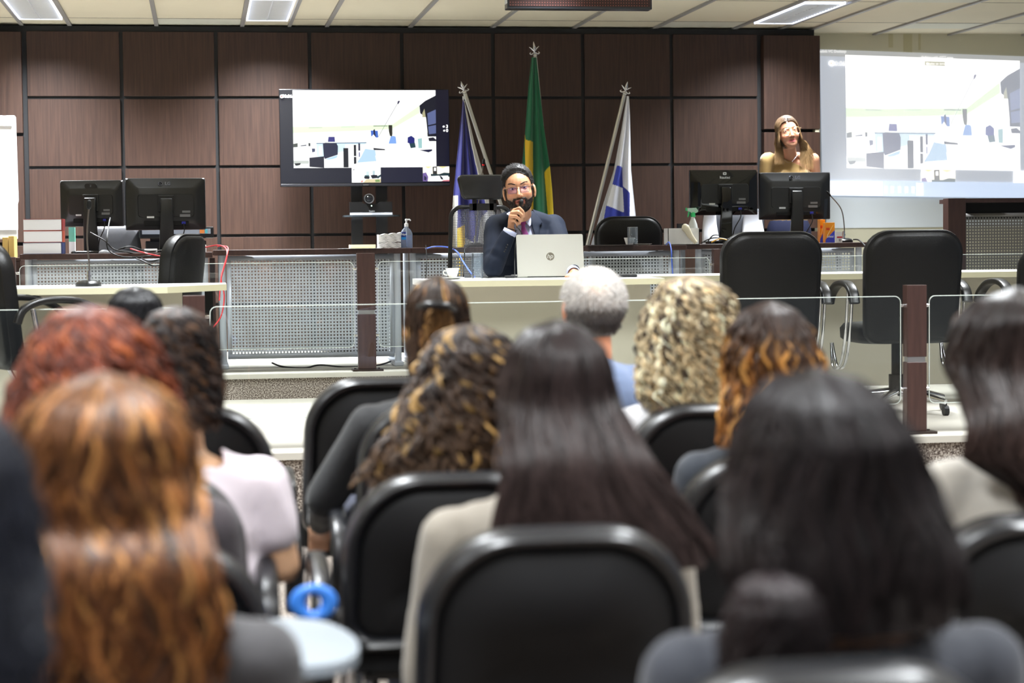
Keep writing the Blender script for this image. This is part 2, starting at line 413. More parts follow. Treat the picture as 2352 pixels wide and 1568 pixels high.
# tall wooden stand at right
def tall():
    Y = 13.05; x0, x1 = PX(2178, Y), PX(2600, Y); zt = P(2200, 455, Y).z
    t = thing('lectern_desk', ((x0+x1)/2, Y+.25, T2), 'tall dark wooden stand with recessed perforated panel, right edge of platform', 'stand')
    r = Vector(((x0+x1)/2, Y+.25, T2))
    xp = PX(2219, Y)
    MB().box((x0-r.x, -.25, 0), (xp-r.x, -.15, zt-T2), bev=.004).build('side_panel', M_wengue, t)
    MB().box((x1-r.x-.1, -.25, 0), (x1-r.x, .25, zt-T2), bev=.004).build('side_panel', M_wengue, t)
    MB().box((xp-r.x, -.23, zt-T2-.03), (x1-r.x-.1, .25, zt-T2-.001)).build('top', M_wengue, t)
    MB().box((xp-r.x, -.1, zt-T2-.14), (x1-r.x-.1, -.07, zt-T2-.03)).build('apron', M_matblack, t)
    perf('front_panel', xp, x1-.1, T2+.1, zt-.1, Y+.14, .0205, .0098, t, m=mat('dull_metal', (128,126,124), .5, metal=.4), off=r)
tall()
# --- glass rails
M_gl = glass_mat('rail_glass', (252,254,253), 1.5, 1.0)
M_gledge = mat('glass_edge_glint', (222,232,226), .25)  # pale border colour stands in for light refracted at the edge
def rail(Y, zf, pxs, wpost, hpost, names, glabels):
    """posts at pixel columns (left edge) on a platform edge, glass sheets clamped between"""
    xs = [PX(p, Y) for p in pxs]
    for x, lab in zip(xs, names):
        if lab is None: continue
        t = thing('rail_post', (x+wpost/2, Y, zf), lab, 'post', group=None)
        w = wpost/2; mid = hpost*.5
        MB().box((-w, -.03, .012), (w, .03, mid-.012), bev=.002, seg=1).build('lower_section', M_wengue, t)
        MB().box((-w, -.03, mid+.012), (w, .03, hpost), bev=.002, seg=1).build('upper_section', M_wengue, t)
        MB().box((-w+.006, -.024, mid-.012), (w-.006, .024, mid+.012)).build('metal_collar', M_steel, t)
        g = MB(); g.box((-w-.035, -.06, 0), (w+.04, .06, .012))
        for sx in (-1, 1): g.cyl((sx*(w+.018), 0, .012), (sx*(w+.018), 0, .018), .007, 8)
        g.build('base_plate', mat('bronze_plate', (60,50,46), .35, metal=.6), t)
        for sx in (-1, 1):
            for zc in (hpost-.095, hpost*.3):
                MB().cyl((sx*w, 0, zc), (sx*(w+.019), 0, zc), .008, 14).build('glass_clamp', M_chrome, t, smooth=50)
    for k in range(len(xs)-1):
        a, b = xs[k]+wpost+.02, xs[k+1]-.02
        if glabels[k] is None: continue
        z0, z1 = zf+hpost*.2, zf+hpost-.05
        cx, cz = (a+b)/2, (z0+z1)/2
        pts = rrect(b-a, z1-z0, .03, 5)
        inn = rrect(b-a-.006, z1-z0-.006, .027, 5); g = MB()
        g.rings([[(p[0], -.004, p[1]) for p in inn], [(p[0], -.004, p[1]) for p in pts], [(p[0], .004, p[1]) for p in pts], [(p[0], .004, p[1]) for p in inn]])
        me = g.mesh(); me.materials.append(M_gl); me.materials.append(M_gledge)
        for p in me.polygons: p.material_index = 0 if len(p.vertices) > 4 else 1
        o = bpy.data.objects.new('glass_panel', me); COL.objects.link(o); o.location = (cx, Y, cz)
        tag(o, glabels[k], 'glass panel', 'glass rail panels')
rail(12.12, T2, [0-8, 402, 819, 1228, 1637, 2046, 2460], .108, .705,
     ['dark rail post on the upper platform at the left edge, below the flipchart', 'dark rail post of the upper platform behind the swivel chair', 'single dark rail post standing clear before the perforated desk',
      'dark rail post of the upper platform hidden behind the seated man', 'dark rail post of the upper platform left of the big armchairs', 'dark rail post of the upper platform behind the right armchair', None],
     ['rear glass rail panel in front of the left desk', 'rear glass rail panel before the red cable and perforated desk', 'rear glass rail panel between single post and seated man',
      'rear glass rail panel right of the seated man', 'rear glass rail panel behind the two big armchairs', 'rear glass rail panel before the tall wooden stand'])
rail(9.0, T1, [-135, 418, 971, 1524, 2078, 2640], .096, .69,
     ['dark rail post of the lower platform outside the left edge', 'dark rail post of the lower platform under the left white table', 'dark rail post of the lower platform behind the hair-clip woman', 'dark rail post of the lower platform behind the blonde curls',
      'large dark rail post standing in front of the right armchair', None],
     ['front glass rail panel before the left white table', 'front glass rail panel across the perforated desk and single post', 'front glass rail panel before the laptop table', 'front glass rail panel before the two big black armchairs', 'front glass rail panel at the right edge'])
# --- white tables on the lower platform
TZ = CZ - .19
def wtable(name, pts, label, panel=None, legs=(), front=None):
    """pts: world xy outline of the top; front: list of consecutive points that carry the cream edge band"""
    c = Vector((sum(p[0] for p in pts)/len(pts), sum(p[1] for p in pts)/len(pts), T1))
    t = thing('white_table', c, label, 'table')
    loc = [(p[0]-c.x, p[1]-c.y) for p in pts]
    MB().prism(loc, 2, TZ-.03-T1, TZ-T1).build('tabletop', M_wtop, t)
    g = MB()
    fl = [Vector((p[0]-c.x, p[1]-c.y, 0)) for p in front]
    for a, b in zip(fl, fl[1:]):
        d = (b-a).normalized(); n_ = Vector((d.y, -d.x, 0))*.0015
        g.rings([[a+n_+Vector((0,0,TZ-.031-T1)), b+n_+Vector((0,0,TZ-.031-T1)), b+n_+Vector((0,0,TZ-.002-T1)), a+n_+Vector((0,0,TZ-.002-T1))],
                 [a+Vector((0,0,TZ-.031-T1)), b+Vector((0,0,TZ-.031-T1)), b+Vector((0,0,TZ-.002-T1)), a+Vector((0,0,TZ-.002-T1))]])
    g.build('edge_band', M_edge, t)
    if panel:
        x0, x1, y = panel
        MB().box((x0-c.x, y-c.y, .08), (x1-c.x, y-c.y+.018, TZ-.03-T1)).build('modesty_panel', M_pebeige, t)
    for x, y in legs:
        MB().box((x-c.x-.03, y-c.y-.22, 0), (x-c.x+.03, y-c.y+.22, .04)).box((x-c.x-.02, y-c.y-.03, .04), (x-c.x+.02, y-c.y+.03, TZ-.03-T1)).build('leg', M_matblack, t)
    return t
a = lambda px, Y: (PX(px, Y), Y)
wtable('white_table', [a(-200, 9.6), a(383, 9.6), a(519, 10.05), (PX(519, 10.05), 10.4), a(-180, 10.4)], 'white-topped table with cream edge at left, carrying a desk microphone', (PX(-150, 9.85), PX(417, 9.85), 9.85), ((PX(478, 10.1), 10.15), (PX(-90, 10.1), 10.05)),
       [a(-200, 9.6), a(383, 9.6), a(519, 10.05)])
xa, xb = PX(985, 10.05), PX(1526, 10.05)
wtable('white_table', [(xa, 10.05), (xb, 10.05), (xb, 10.85), (xa, 10.85)], 'white-topped table carrying the silver laptop, with a beige front panel', (xa+.02, PX(1493, 10.3), 10.3), ((xb-.06, 10.5),), [(xa, 10.05), (xb, 10.05)])
xc = xb+.003; xd = PX(2500, 10.7)
wtable('white_table', [(xc, 10.6), (xd, 10.6), (xd, 11.25), (xc, 11.25)], 'long white-topped table running behind the two big armchairs', (xc+.35, xd-.05, 10.95), ((xc+.2, 10.9), (xd-.2, 10.9)), [(xc, 10.6), (xd, 10.6)])
g = MB(); x = PX(2140, 10.93); 
# --- monitors
M_mon = mat('monitor_shell', (24,25,27), .34, bump=.04, bscale=500)
M_monp = mat('monitor_plate', (17,18,20), .5, bump=.1, bscale=500)
M_mongl = mat('glossy_monitor_shell', (9,9,10), .06)
M_label = mat('pale_label', (205,208,210), .6)
M_logo = mat('grey_logo', (112,116,128), .4)
def monitor(px, pyt, pyb, pw, Y, zb, label, rz=0, tilt=0, brand='LG', shell=None, stand=.07, logo=None):
    """seen from behind; px centre, pyt/pyb top/bottom rows"""
    sc = scale_at(px, Y); w = pw/sc; top = P(px, pyt, Y).z; bot = P(px, pyb, Y).z; h = top-bot
    r = Vector((PX(px, Y), Y, zb)); t = thing('monitor', r, label, 'monitor', rz=rz)
    shell = shell or M_mon; zc = (top+bot)/2-zb
    rings = []
    for y, s, rr in ((.02, 1, .008), (.0, 1, .008), (-.012, .985, .02), (-.03, .8, .03), (-.036, .74, .03)):
        ww = w*s; hh = h*s if s == 1 else h*(s if s > .9 else s*.92)
        rings.append([(p[0], y, p[1]+zc-(0 if s > .9 else h*.03)) for p in rrect(ww, hh, rr, 5)])
    MB().rings(rings).build('housing', shell, t, smooth=35)
    MB().box((-w/2+.008, .0201, zc-h/2+.008), (w/2-.008, .0215, zc+h/2-.008)).build('screen', mat('screen_face', (60,80,110), .3), t)
    g = MB(); g.rings([[(p[0], y, p[1]+zc-h*.03) for p in rrect(w*s, h*.62*s, .018, 5)] for y, s in ((-.036, .7), (-.041, .69))])
    g.build('back_plate', M_monp, t, smooth=35)
    g = MB(); g.box((-.05, -.05, zc-.05), (.05, -.041, zc+.055), bev=.004)
    for sx in (-1, 1):
        for sz in (-1, 1): g.cyl((sx*.042, -.05, zc+sz*.045), (sx*.042, -.053, zc+sz*.045), .003, 8)
    g.build('mount_plate', M_monp, t)
    g = MB(); cw = stand/2
    g.rings([[(p[0], p[1], z) for p in rrect(2*cw*k, .03, .008, 3, cy=y)] for z, y, k in ((.012, -.04, 1.25), (zc-.12, -.075, 1.1), (zc-.03, -.075, .95), (zc+.03, -.062, .95), (zc+.035, -.055, .9))])
    g.build('stand_column', shell if brand != 'LG' else M_mon, t, smooth=40)
    MB().rings([[(p[0], p[1]-.03, z) for p in rrect(.24*s, .18*s, .04, 5)] for z, s in ((0, 1), (.01, 1), (.016, .93))]).build('stand_base', shell, t, smooth=30)
    if brand == 'LG':
        zl = zc+h*.5-.035
        c = MB(); c.rings([[(-.032+rr*cos(k/24*2*pi), yy, zl+rr*sin(k/24*2*pi)) for k in range(24)] for rr, yy in ((.0125, -.02), (.0125, -.0345), (.0105, -.0345), (.0105, -.02))], capa=False, capb=False)
        c.box((-.0345, -.0345, zl-.006), (-.0325, -.02, zl+.006)).box((-.0335, -.0345, zl-.006), (-.028, -.02, zl-.004)).ball((-.036, -.0335, zl+.003), .0016, 8)
        c.build('round_logo', M_logo, t)
        text('LG', .028, (.013, -.034, zl), M_logo, t, bold=.0008)
    elif brand == 'Itautec':
        zl = zc+h*.5-.04
        text('Itautec', .026, (0, -.036, zl-.012), M_label, t, bold=.0003)
        e = MB(); e.rings([[(p[0], y, p[1]+zl+.014) for p in rrect(.022, .018, .004, 3)] for y in (-.026, -.0335)])
        e.build('square_logo', M_label, t); MB().ball((0, -.0335, zl+.014), (.005, .002, .0045), 10).build('logo_eye', M_black, t)
    elif brand == 'plain':
        MB().rings([[(p[0], y, p[1]+zc+h*.5-.036) for p in rrect(.075, .03, .014, 5)] for y in (-.024, -.0335)]).build('badge', M_monp, t)
        text('Z', .018, (.0, -.0345, zc+h*.5-.036), M_logo, t)
    # small labels and sockets
    g = MB(); g.box((-w*.33, -.0435, zc-h*.29), (-w*.25, -.042, zc-h*.21)) if False else None
    MB().box((-w*.24, -.0425, zc-h*.27), (-w*.15, -.041, zc-h*.235)).build('asset_label', M_label, t)
    MB().box((w*.2, -.0425, zc-h*.17), (w*.3, -.041, zc-h*.13)).box((w*.17, -.0425, zc-h*.25), (w*.3, -.041, zc-h*.2)).build('rating_label', mat('grey_label', (110,112,116), .6), t)
    MB().box((-w*.28, -.0418, zc-h*.42), (w*.28, -.038, zc-h*.33), bev=.003).build('socket_recess', M_matblack, t)
    MB().box((w*.19, -.05, zc-h*.39), (w*.24, -.0418, zc-h*.34), bev=.002).build('blue_plug', mat('blue_plug', (35,40,150), .4), t)
    g = MB(); g.tube([(w*.215, -.05, zc-h*.38), (w*.215, -.06, zc-h*.55), (w*.13, -.05, zc-h*.8), (w*.1, -.02, .006)], .0035, 8, smooth=5); g.build('cable', M_cable, t, smooth=60)
    return t
ZA = CT-.012
monitor(214, 414, 520, 147, 12.85, ZA, 'black monitor seen from behind, left of the larger logo monitor', rz=radians(-8), brand='plain', stand=.075)
monitor(383, 409, 528, 184, 12.8, ZA, 'wide black logo monitor seen from behind on the left desk', rz=radians(4), stand=.075)
monitor(1663, 390, 494, 155, 13.2, CT+.003, 'glossy black monitor seen from behind, left of the standing woman', brand='Itautec', shell=M_mongl, stand=.07)
monitor(1826, 396, 504, 160, 13.35, CT+.003, 'black logo monitor hiding the standing woman from chest down', rz=radians(-3), stand=.075)
# --- gooseneck microphones
def micro(px, Y, zb, path, label, base=(.065, .055, .028), foam=.011, tone=M_black, ring=False):
    r = Vector((PX(px, Y), Y, zb)); t = thing('desk_microphone', r, label, 'microphone')
    bx, by, bz = base
    MB().rings([[(bx*s*cos(k/24*2*pi), by*s*sin(k/24*2*pi), z) for k in range(24)] for z, s in ((0, 1), (bz*.45, 1.02), (bz*.75, .85), (bz, .45))]).build('base', tone, t, smooth=40)
    pts = [P(x, y, Y-.02)-r for x, y in path]; pts[0].z = bz-.004
    g = MB(); a_ = pts[0]; g.cyl(a_, a_+Vector((0, 0, .05)), .009, 12).cyl(a_+Vector((0, 0, .02)), a_+Vector((0, 0, .03)), .012, 12); g.build('connector', M_chrome, t, smooth=40)
    g = MB(); g.tube(pts, .0038, 8, smooth=8); g.build('gooseneck', mat('dark_metal', (112,104,98), .35, metal=.7), t, smooth=60)
    d = (pts[-1]-pts[-2]).normalized(); e_ = pts[-1]
    g = MB(); g.tube([e_-d*.005, e_, e_+d*.012, e_+d*.03, e_+d*.04], [.005, foam*.75, foam, foam*.9, foam*.3], 14); g.build('foam_head', M_matblack, t, smooth=60)
    if ring: MB().cyl(e_-d*.006, e_+d*.002, foam*.8, 14).build('red_ring', mat('red_ring', (190,30,30), .4, emis=(200,20,20), estr=.3), t)
    return t
micro(202, 9.9, TZ, [(204, 630), (205, 610), (200, 545), (204, 478)], 'gooseneck microphone on the left white table', base=(.062, .055, .03), foam=.013)
micro(1090, 12.85, CT, [(1091, 560), (1094, 520), (1102, 440), (1110, 378)], 'tall gooseneck microphone with red ring beside the seated man', foam=.0095, ring=True)
micro(1942, 13.2, CT+.003, [(1938, 553), (1939, 520), (1932, 480), (1907, 449)], 'gooseneck microphone at the right end of the desk', base=(.05, .045, .03), foam=.008)
# --- television on its cart, with conference camera
VID = [  # polygons of the room picture shown on television and projection; 0..1 in both axes of the main picture
 ((255,255,255), [(0,0),(1,0),(1,1),(0,1)]),
 ((222,250,205), [(0,.47),(.22,.47),(.69,.445),(.885,.2),(.885,.35),(.69,.53),(.5,.57),(.0,.57)]),
 ((250,255,246), [(.0,.55),(.5,.52),(.69,.5),(.88,.3),(.9,.66),(0,.7)]),
 ((196,206,186), [(.11,.475),(.2,.475),(.205,.487),(.11,.49)]), ((206,226,196), [(.335,.465),(.43,.462),(.43,.478),(.335,.482)]), ((150,160,140), [(.56,.455),(.66,.455),(.66,.468),(.56,.47)]), ((206,226,206), [(.37,.372),(.425,.372),(.425,.378),(.37,.379)]),
 ((40,38,32), [(.665,.45),(.693,.45),(.693,.56),(.69,.6),(.675,.59),(.668,.53)]),
 ((205,228,238), [(.16,.68),(.51,.67),(.5,.7),(.36,.7),(.36,.78),(.2,.86),(.165,.85)]), ((70,95,130), [(.16,.68),(.51,.672),(.51,.682),(.16,.69)]), ((235,246,250), [(.175,.72),(.2,.72),(.2,.84),(.175,.84)]),
 ((46,44,120), [(.245,.6),(.288,.6),(.29,.665),(.24,.665)]), ((22,26,58), [(.205,.69),(.22,.675),(.3,.68),(.31,.72),(.308,.83),(.217,.885),(.21,.85)]), ((170,205,232), [(.217,.89),(.308,.835),(.3,.87),(.26,.895)]),
 ((18,18,40), [(.11,.868),(.212,.85),(.212,1),(.11,.985)]), ((255,255,255), [(.214,.9),(.345,.87),(.35,1),(.214,1)]),
 ((12,14,26), [(.347,.745),(.382,.745),(.382,.995),(.347,.995)]), ((12,14,26), [(.42,.705),(.437,.705),(.437,.85),(.42,.85)]), ((12,14,26), [(.42,.86),(.437,.86),(.437,.95),(.42,.95)]), ((20,26,56), [(.452,.685),(.465,.685),(.465,.78),(.452,.78)]), ((40,50,120), [(.455,.8),(.462,.8),(.462,.86),(.455,.86)]),
 ((176,206,232), [(.5,.755),(.57,.775),(.58,.915),(.44,.935),(.47,.86)]), ((255,255,255), [(.57,.845),(1,.8),(1,1),(.41,1),(.44,.935),(.578,.925)]), ((16,18,30), [(.557,.745),(.637,.76),(.64,.775),(.56,.772)]),
 ((60,100,190), [(.54,.52),(.59,.525),(.593,.61),(.545,.62)]), ((20,24,60), [(.558,.515),(.57,.5),(.575,.6),(.562,.61)]), ((255,255,255), [(.545,.6),(.56,.57),(.575,.61),(.6,.62),(.6,.75),(.53,.73)]),
 ((120,160,225), [(.665,.69),(.68,.6),(.7,.59),(.715,.6),(.72,.69)]), ((28,32,110), [(.798,.68),(.8,.61),(.825,.59),(.848,.62),(.848,.68),(.83,.7)]), ((30,60,70), [(.81,.69),(.85,.68),(.856,.74),(.82,.75)]), ((150,190,190), [(.87,.63),(.9,.62),(.9,.75),(.875,.75)]),
 ((20,22,36), [(.885,.2),(.925,.14),(1,.07),(1,.6),(.95,.6),(.94,.6),(.93,.35),(.89,.3)]), ((88,98,140), [(.94,.3),(1,.25),(1,.43),(.945,.455)]), ((88,98,140), [(.945,.47),(1,.45),(1,.56),(.95,.57)]), ((170,165,130), [(.905,.3),(.92,.24),(.928,.35),(.905,.35)]),
 ((255,255,255), [(.895,.36),(.93,.35),(.94,.55),(.9,.54)]), ((30,30,44), [(.945,.62),(.98,.61),(1,.64),(1,.66),(.95,.66)]), ((20,22,56), [(.88,.775),(.97,.765),(.972,.785),(.945,.805)]),
 ((70,75,70), [(0,.69),(.03,.68),(.03,.73),(.0,.735)]), ((70,75,90), [(.05,.71),(.09,.7),(.09,.715),(.05,.72)]), ((40,45,50), [(.105,.68),(.118,.68),(.118,.72),(.105,.72)]), ((60,66,96), [(.128,.75),(.15,.75),(.15,.79),(.13,.8)]),
 ((190,196,190), [(.0,.905),(.106,.905),(.106,.945),(0,.945)]), ((20,24,24), [(.005,.94),(.05,.935),(.045,.96),(.015,.975)]), ((232,246,246), [(.0,.97),(.1,.965),(.1,.985),(.0,.99)]),
]
def micline(w=.005):
    a, b = (.592, .6), (.73, .17)
    return [(120,125,125), [(a[0], a[1]), (a[0]+w*.7, a[1]), (b[0]+w*.7, b[1]), (b[0], b[1])]]
VID.append(tuple(micline())); VID.append(((34,30,66), [(.73,.175),(.732,.145),(.742,.135),(.748,.145),(.742,.165),(.735,.185)]))
THB = [((255,250,235), [(0,0),(1,0),(1,1),(0,1)]), ((238,224,160), [(.08,0),(.35,0),(.2,.12)]), ((238,224,160), [(.6,0),(.9,0),(.75,.12)]), ((48,44,42), [(.37,.02),(.53,.0),(.54,.6),(.38,.62)]), ((250,250,250), [(.42,.08),(.5,.08),(.5,.3),(.42,.3)]),
 ((30,50,56), [(.3,.5),(.62,.52),(.8,.42),(1,.44),(1,.7),(.9,.72),(.6,.62),(.3,.66)]), ((250,250,252), [(.25,.65),(.95,.62),(1,.95),(.3,1)]), ((26,34,44), [(.62,.6),(.72,.7),(.78,.9),(.68,.86)]), ((110,90,150), [(0,.45),(.12,.4),(.2,.7),(.18,1),(0,1)]), ((40,36,70), [(.05,.6),(.14,.75),(.12,.95),(.04,.9)]), ((200,110,120), [(.78,.93),(1,.9),(1,1),(.7,1)])]
THA = [((252,254,252), [(0,0),(1,0),(1,1),(0,1)]), ((200,220,222), [(.5,.25),(.6,.25),(.6,.5),(.5,.5)]), ((180,200,206), [(.72,.2),(.8,.2),(.8,.5),(.72,.5)]), ((70,110,116), [(.45,.5),(.6,.5),(.6,.68),(.42,.7)]), ((20,24,36), [(.42,.62),(.5,.55),(.62,.6),(.6,.76),(.45,.75)]), ((20,24,40), [(.65,.52),(.75,.48),(.88,.5),(.9,.7),(.7,.74)]), ((40,60,70), [(.86,.6),(1,.46),(1,.6),(.9,.75)]),
 ((214,200,160), [(.5,.78),(1,.76),(1,1),(.4,1)]), ((120,150,90), [(.8,.82),(.95,.8),(.98,.96),(.82,.97)]), ((210,120,110), [(.3,.95),(.34,.86),(.4,.88),(.36,.98)]), ((20,20,40), [(.03,.13),(.1,.1),(.08,.17)])]
def sub(polys, u0, v0, u1, v1, wash=None, k=0):
    out = []
    for c, p in polys:
        if wash: kk = k*(1-(sum(c)/765)**3); c = tuple(c[i]*(1-kk)+wash[i]*kk for i in range(3))
        out.append((c, [(u0+(u1-u0)*x, v0+(v1-v0)*y) for x, y in p]))
    return out
def picture(name, polys, corner, m, parent, off, dy=.00012):
    """corner(u,v)->world; painter's stack of polygons in one mesh with colours"""
    bm = bmesh.new(); cols = []
    for i, (c, p) in enumerate(polys):
        vs = []
        for u, v in p:
            q = corner(u, v)-Vector(off); vs.append(bm.verts.new((q.x, q.y-dy*i, q.z))); cols.append(srgb(*[max(0, min(255, x)) for x in c]))
        bm.faces.new(vs)
    me = bpy.data.meshes.new(name); bm.to_mesh(me); bm.free(); setcol(me, cols)
    return link(name, me, m, parent)
def tv():
    Y = 14.2; x0, x1 = PX(647, Y), PX(1036, Y); z1 = P(840, 204.5, Y).z; z0 = P(840, 428, Y).z
    r = Vector(((x0+x1)/2, Y+.03, z0)); t = thing('television', r, 'large flat television showing a video call of an empty room', 'television')
    w, h = x1-x0, z1-z0
    MB().box((-w/2, -.028, 0), (w/2, .02, h), bev=.004).box((-w*.3, .02, h*.2), (w*.3, .05, h*.8)).build('housing', mat('tv_frame', (14,14,17), .25), t)
    MB().box((-w/2+.003, -.0345, .004), (w/2-.003, -.0285, .02), bev=.002).build('lower_bezel', mat('tv_bezel', (40,40,44), .2), t)
    MB().box((-.02, -.0362, .008), (.02, -.0346, .012)).build('badge', M_steel, t)
    U = lambda zx: (zx-125)/1910; Vv = lambda zy: (zy-118)/1075
    polys = [((14,14,34), [(0,0),(1,0),(1,1),(0,1)])]
    polys += sub(VID, U(270), Vv(122), U(1887), Vv(1018))
    polys += sub(THA, U(922), Vv(1018), U(1250), Vv(1190)) + sub(THB, U(1730), Vv(1008), U(2033), Vv(1180))
    polys += [((22,22,44), [(U(1250), Vv(1015)), (U(1728), Vv(1015)), (U(1728), Vv(1192)), (U(1250), Vv(1192))])]
    circ = lambda cx, cy, rx, ry: [(cx+rx*cos(k/20*2*pi), cy+ry*sin(k/20*2*pi)) for k in range(20)]
    polys += [((250,250,250), circ(U(148), Vv(195), .011, .021)), ((230,90,90), circ(U(148), Vv(195), .004, .008))]
    polys += [((250,250,250), circ(U(1975), Vv(545), .007, .011)), ((250,250,250), circ(U(1980), Vv(592), .006, .01))]
    picture('screen_picture', polys, lambda u, v: Vector((x0+.004+(w-.008)*u, Y+.03-.0287, z1-.005-(h-.03)*v)), attr_emit_mat('tv_picture', .75, base=.01, rough=.15), t, r)
    me = emit_mat('screen_white', (250,250,250), .8)
    yy = -.0287-.013
    text('00:06:27', .031, (-w/2+.004+(w-.008)*U(238), yy, h-.005-(h-.03)*Vv(195)), me, t, depth=.0002, bold=.0002)
    text('3', .032, (-w/2+.004+(w-.008)*U(2012), yy, h-.005-(h-.03)*Vv(545)), me, t, depth=.0002, bold=.0006)
    text('0', .032, (-w/2+.004+(w-.008)*U(2012), yy, h-.005-(h-.03)*Vv(592)), me, t, depth=.0002, bold=.0006)
    return t
tv()
def cart():
    Y = 14.33; r = Vector((PX(848, Y), Y+.02, T2)); t = thing('television_cart', r, 'black upright television cart with a small camera shelf', 'cart')
    zs = P(848, 494, Y-.2).z-T2
    for px in (822, 879):
        x = PX(px, Y)-r.x; MB().box((x-.04, -.01, .06), (x+.04, .03, P(848, 300, Y).z-T2)).build('column', mat('cart_column', (34,35,38), .4), t)
    MB().box((-.35, -.3, .06), (.35, .2, .09)).build('base', M_black, t)
    for sx in (-1, 1):
        for sy in (-.26, .16): MB().cyl((sx*.3-.012, sy, .03), (sx*.3+.012, sy, .03), .03, 14).build('castor', M_black, t)
    x0, x1 = PX(786, Y)-r.x, PX(914, Y)-r.x
    MB().rings([[(p[0]+(x0+x1)/2, p[1]-.18, z) for p in rrect(x1-x0, .3, .08, 5)] for z in (zs-.012, zs)]).build('shelf', mat('smoked_shelf', (50,56,60), .15), t)
    # conference camera
    c = Vector((PX(854.5, Y-.2), Y-.13, T2+zs+.001)); k = thing('conference_camera', c, 'black conference camera with round lens on the cart shelf', 'camera')
    s = scale_at(850, Y-.15)
    w = 97/s; h = 30/s
    prof = [(-w/2, 0), (w/2, 0), (w/2, h), (.055+.01, h), (.05, h-.012), (-.052, h-.012), (-.062, h), (-w/2, h)]
    MB().prism(prof, 1, -.06, .0).build('body', M_black, k)
    MB().box((-w/2, -.063, .0), (w/2, -.058, .016), bev=.001).build('silver_strip', mat('pale_strip', (190,192,200), .35), k)
    zc = P(849, 456, Y-.2).z-c.z
    g = MB(); g.cyl((-.015, -.085, zc), (-.015, .02, zc), .034, 24); g.build('lens_barrel', M_black, k, smooth=40)
    g = MB(); g.rings([[(-.015+rr*cos(a_), yy, zc+rr*sin(a_)) for a_ in [2*pi*q/28 for q in range(28)]] for rr, yy in ((.034, -.084), (.034, -.09), (.03, -.09), (.028, -.084))], capa=False, capb=False); g.build('lens_ring', M_steel, k, smooth=50)
    MB().ball((-.015, -.078, zc), (.024, .012, .024), 20).build('lens', mat('lens_glass', (8,12,20), .03, coat=1), k, smooth=180)
    MB().ball((.003, -.061, zc-.05), .004, 10).build('status_light', emit_mat('green_white_led', (215,255,225), 2.5), k)
    text('Yealink', .014, (.005, -.0605, .027), M_label, k)
cart()
# --- projection on the right wall
def projection():
    Y = D2-.012; w0 = PX(1840, Y); w1 = PX(2460, Y)
    zt, zb = P(2100, 146, Y).z, P(2100, 522, Y).z
    r = Vector(((w0+w1)/2, D2, zb)); t = thing('projection_screen', r, 'white projection area on the right wall showing the video call', 'projection')
    MB().box((w0-r.x, -.008, 0), (w1-r.x, -.0005, zt-zb)).build('screen_surface', mat('projection_white', (226,234,240), .8), t)
    # picture corners in pixels of the photograph
    A, B, C_, D_ = P(1883, 113, Y), P(2400, 131, Y), P(2400, 455, Y), P(1889, 449, Y)
    def cor(u, v): return (A*(1-u)+B*u)*(1-v) + (D_*(1-u)+C_*u)*v
    zx = lambda x: ((1860+x/3.136)-1885)/515; zy = lambda y: ((60+y/3.136)-113)/337
    polys = [((150,158,172), [(0,0),(1,0),(1,1),(0,1)]), ((120,124,128), [(0,.0),(1,.0),(1,.045),(0,.045)]) ]
    wash = (176,186,206)
    v = [(c, p) for c, p in VID]
    polys += sub(v, zx(257), zy(200), zx(1510), zy(1020), wash, .62)
    polys += sub([((255,255,255), VID[0][1])], 2, 2, 3, 3)[:0]
    polys += sub(THB, zx(790), zy(1022), zx(1035), zy(1170), wash, .45) + sub([((250,250,252), [(0,0),(1,0),(1,1),(0,1)])], zx(1463), zy(1022), zx(1660), zy(1170))
    polys += [((176,196,226), [(0,.955-.06),(1,.955-.06),(1,1),(0,1)])]
    polys += [((250,252,255), [(0,.9),(zx(508),.9),(zx(508),.995),(0,.995)])]
    for x in (530, 578, 630, 680, 728): polys.append(((240,244,252), [(zx(x-11),.93),(zx(x+11),.93),(zx(x+11),.975),(zx(x-11),.975)]))
    polys += [((248,250,255), [(zx(752),.905),(zx(802),.905),(zx(802),.99),(zx(752),.99)])]
    circ = lambda cx, cy, rx, ry: [(cx+rx*cos(k/20*2*pi), cy+ry*sin(k/20*2*pi)) for k in range(20)]
    polys += [((252,252,252), circ(zx(157), zy(265), .0125, .019)), ((240,150,110), circ(zx(157), zy(265), .004, .006))]
    polys += [((140,140,120), [(zx(820),zy(228)),(zx(966),zy(228)),(zx(966),zy(258)),(zx(820),zy(258))])]
    picture('projected_picture', polys, cor, attr_emit_mat('projected_light', .62, base=.72, rough=.9), t, r)
    me = emit_mat('projected_white', (255,255,255), .5); dy = -.02
    def tx(s, u, vv, size): q = cor(u, vv)-r; text(s, size, (q.x, dy-.004, q.z), me, t, depth=.0003, rz=0, bold=.0001)
    tx('00:06:2', zx(222), zy(267), .05); tx('Yealink VC Desktop', zx(158), zy(180), .028); tx('Talking with GTT now', zx(910), zy(199), .028); tx('MIC Maybe an error  x', zx(893), zy(244), .026)
projection()
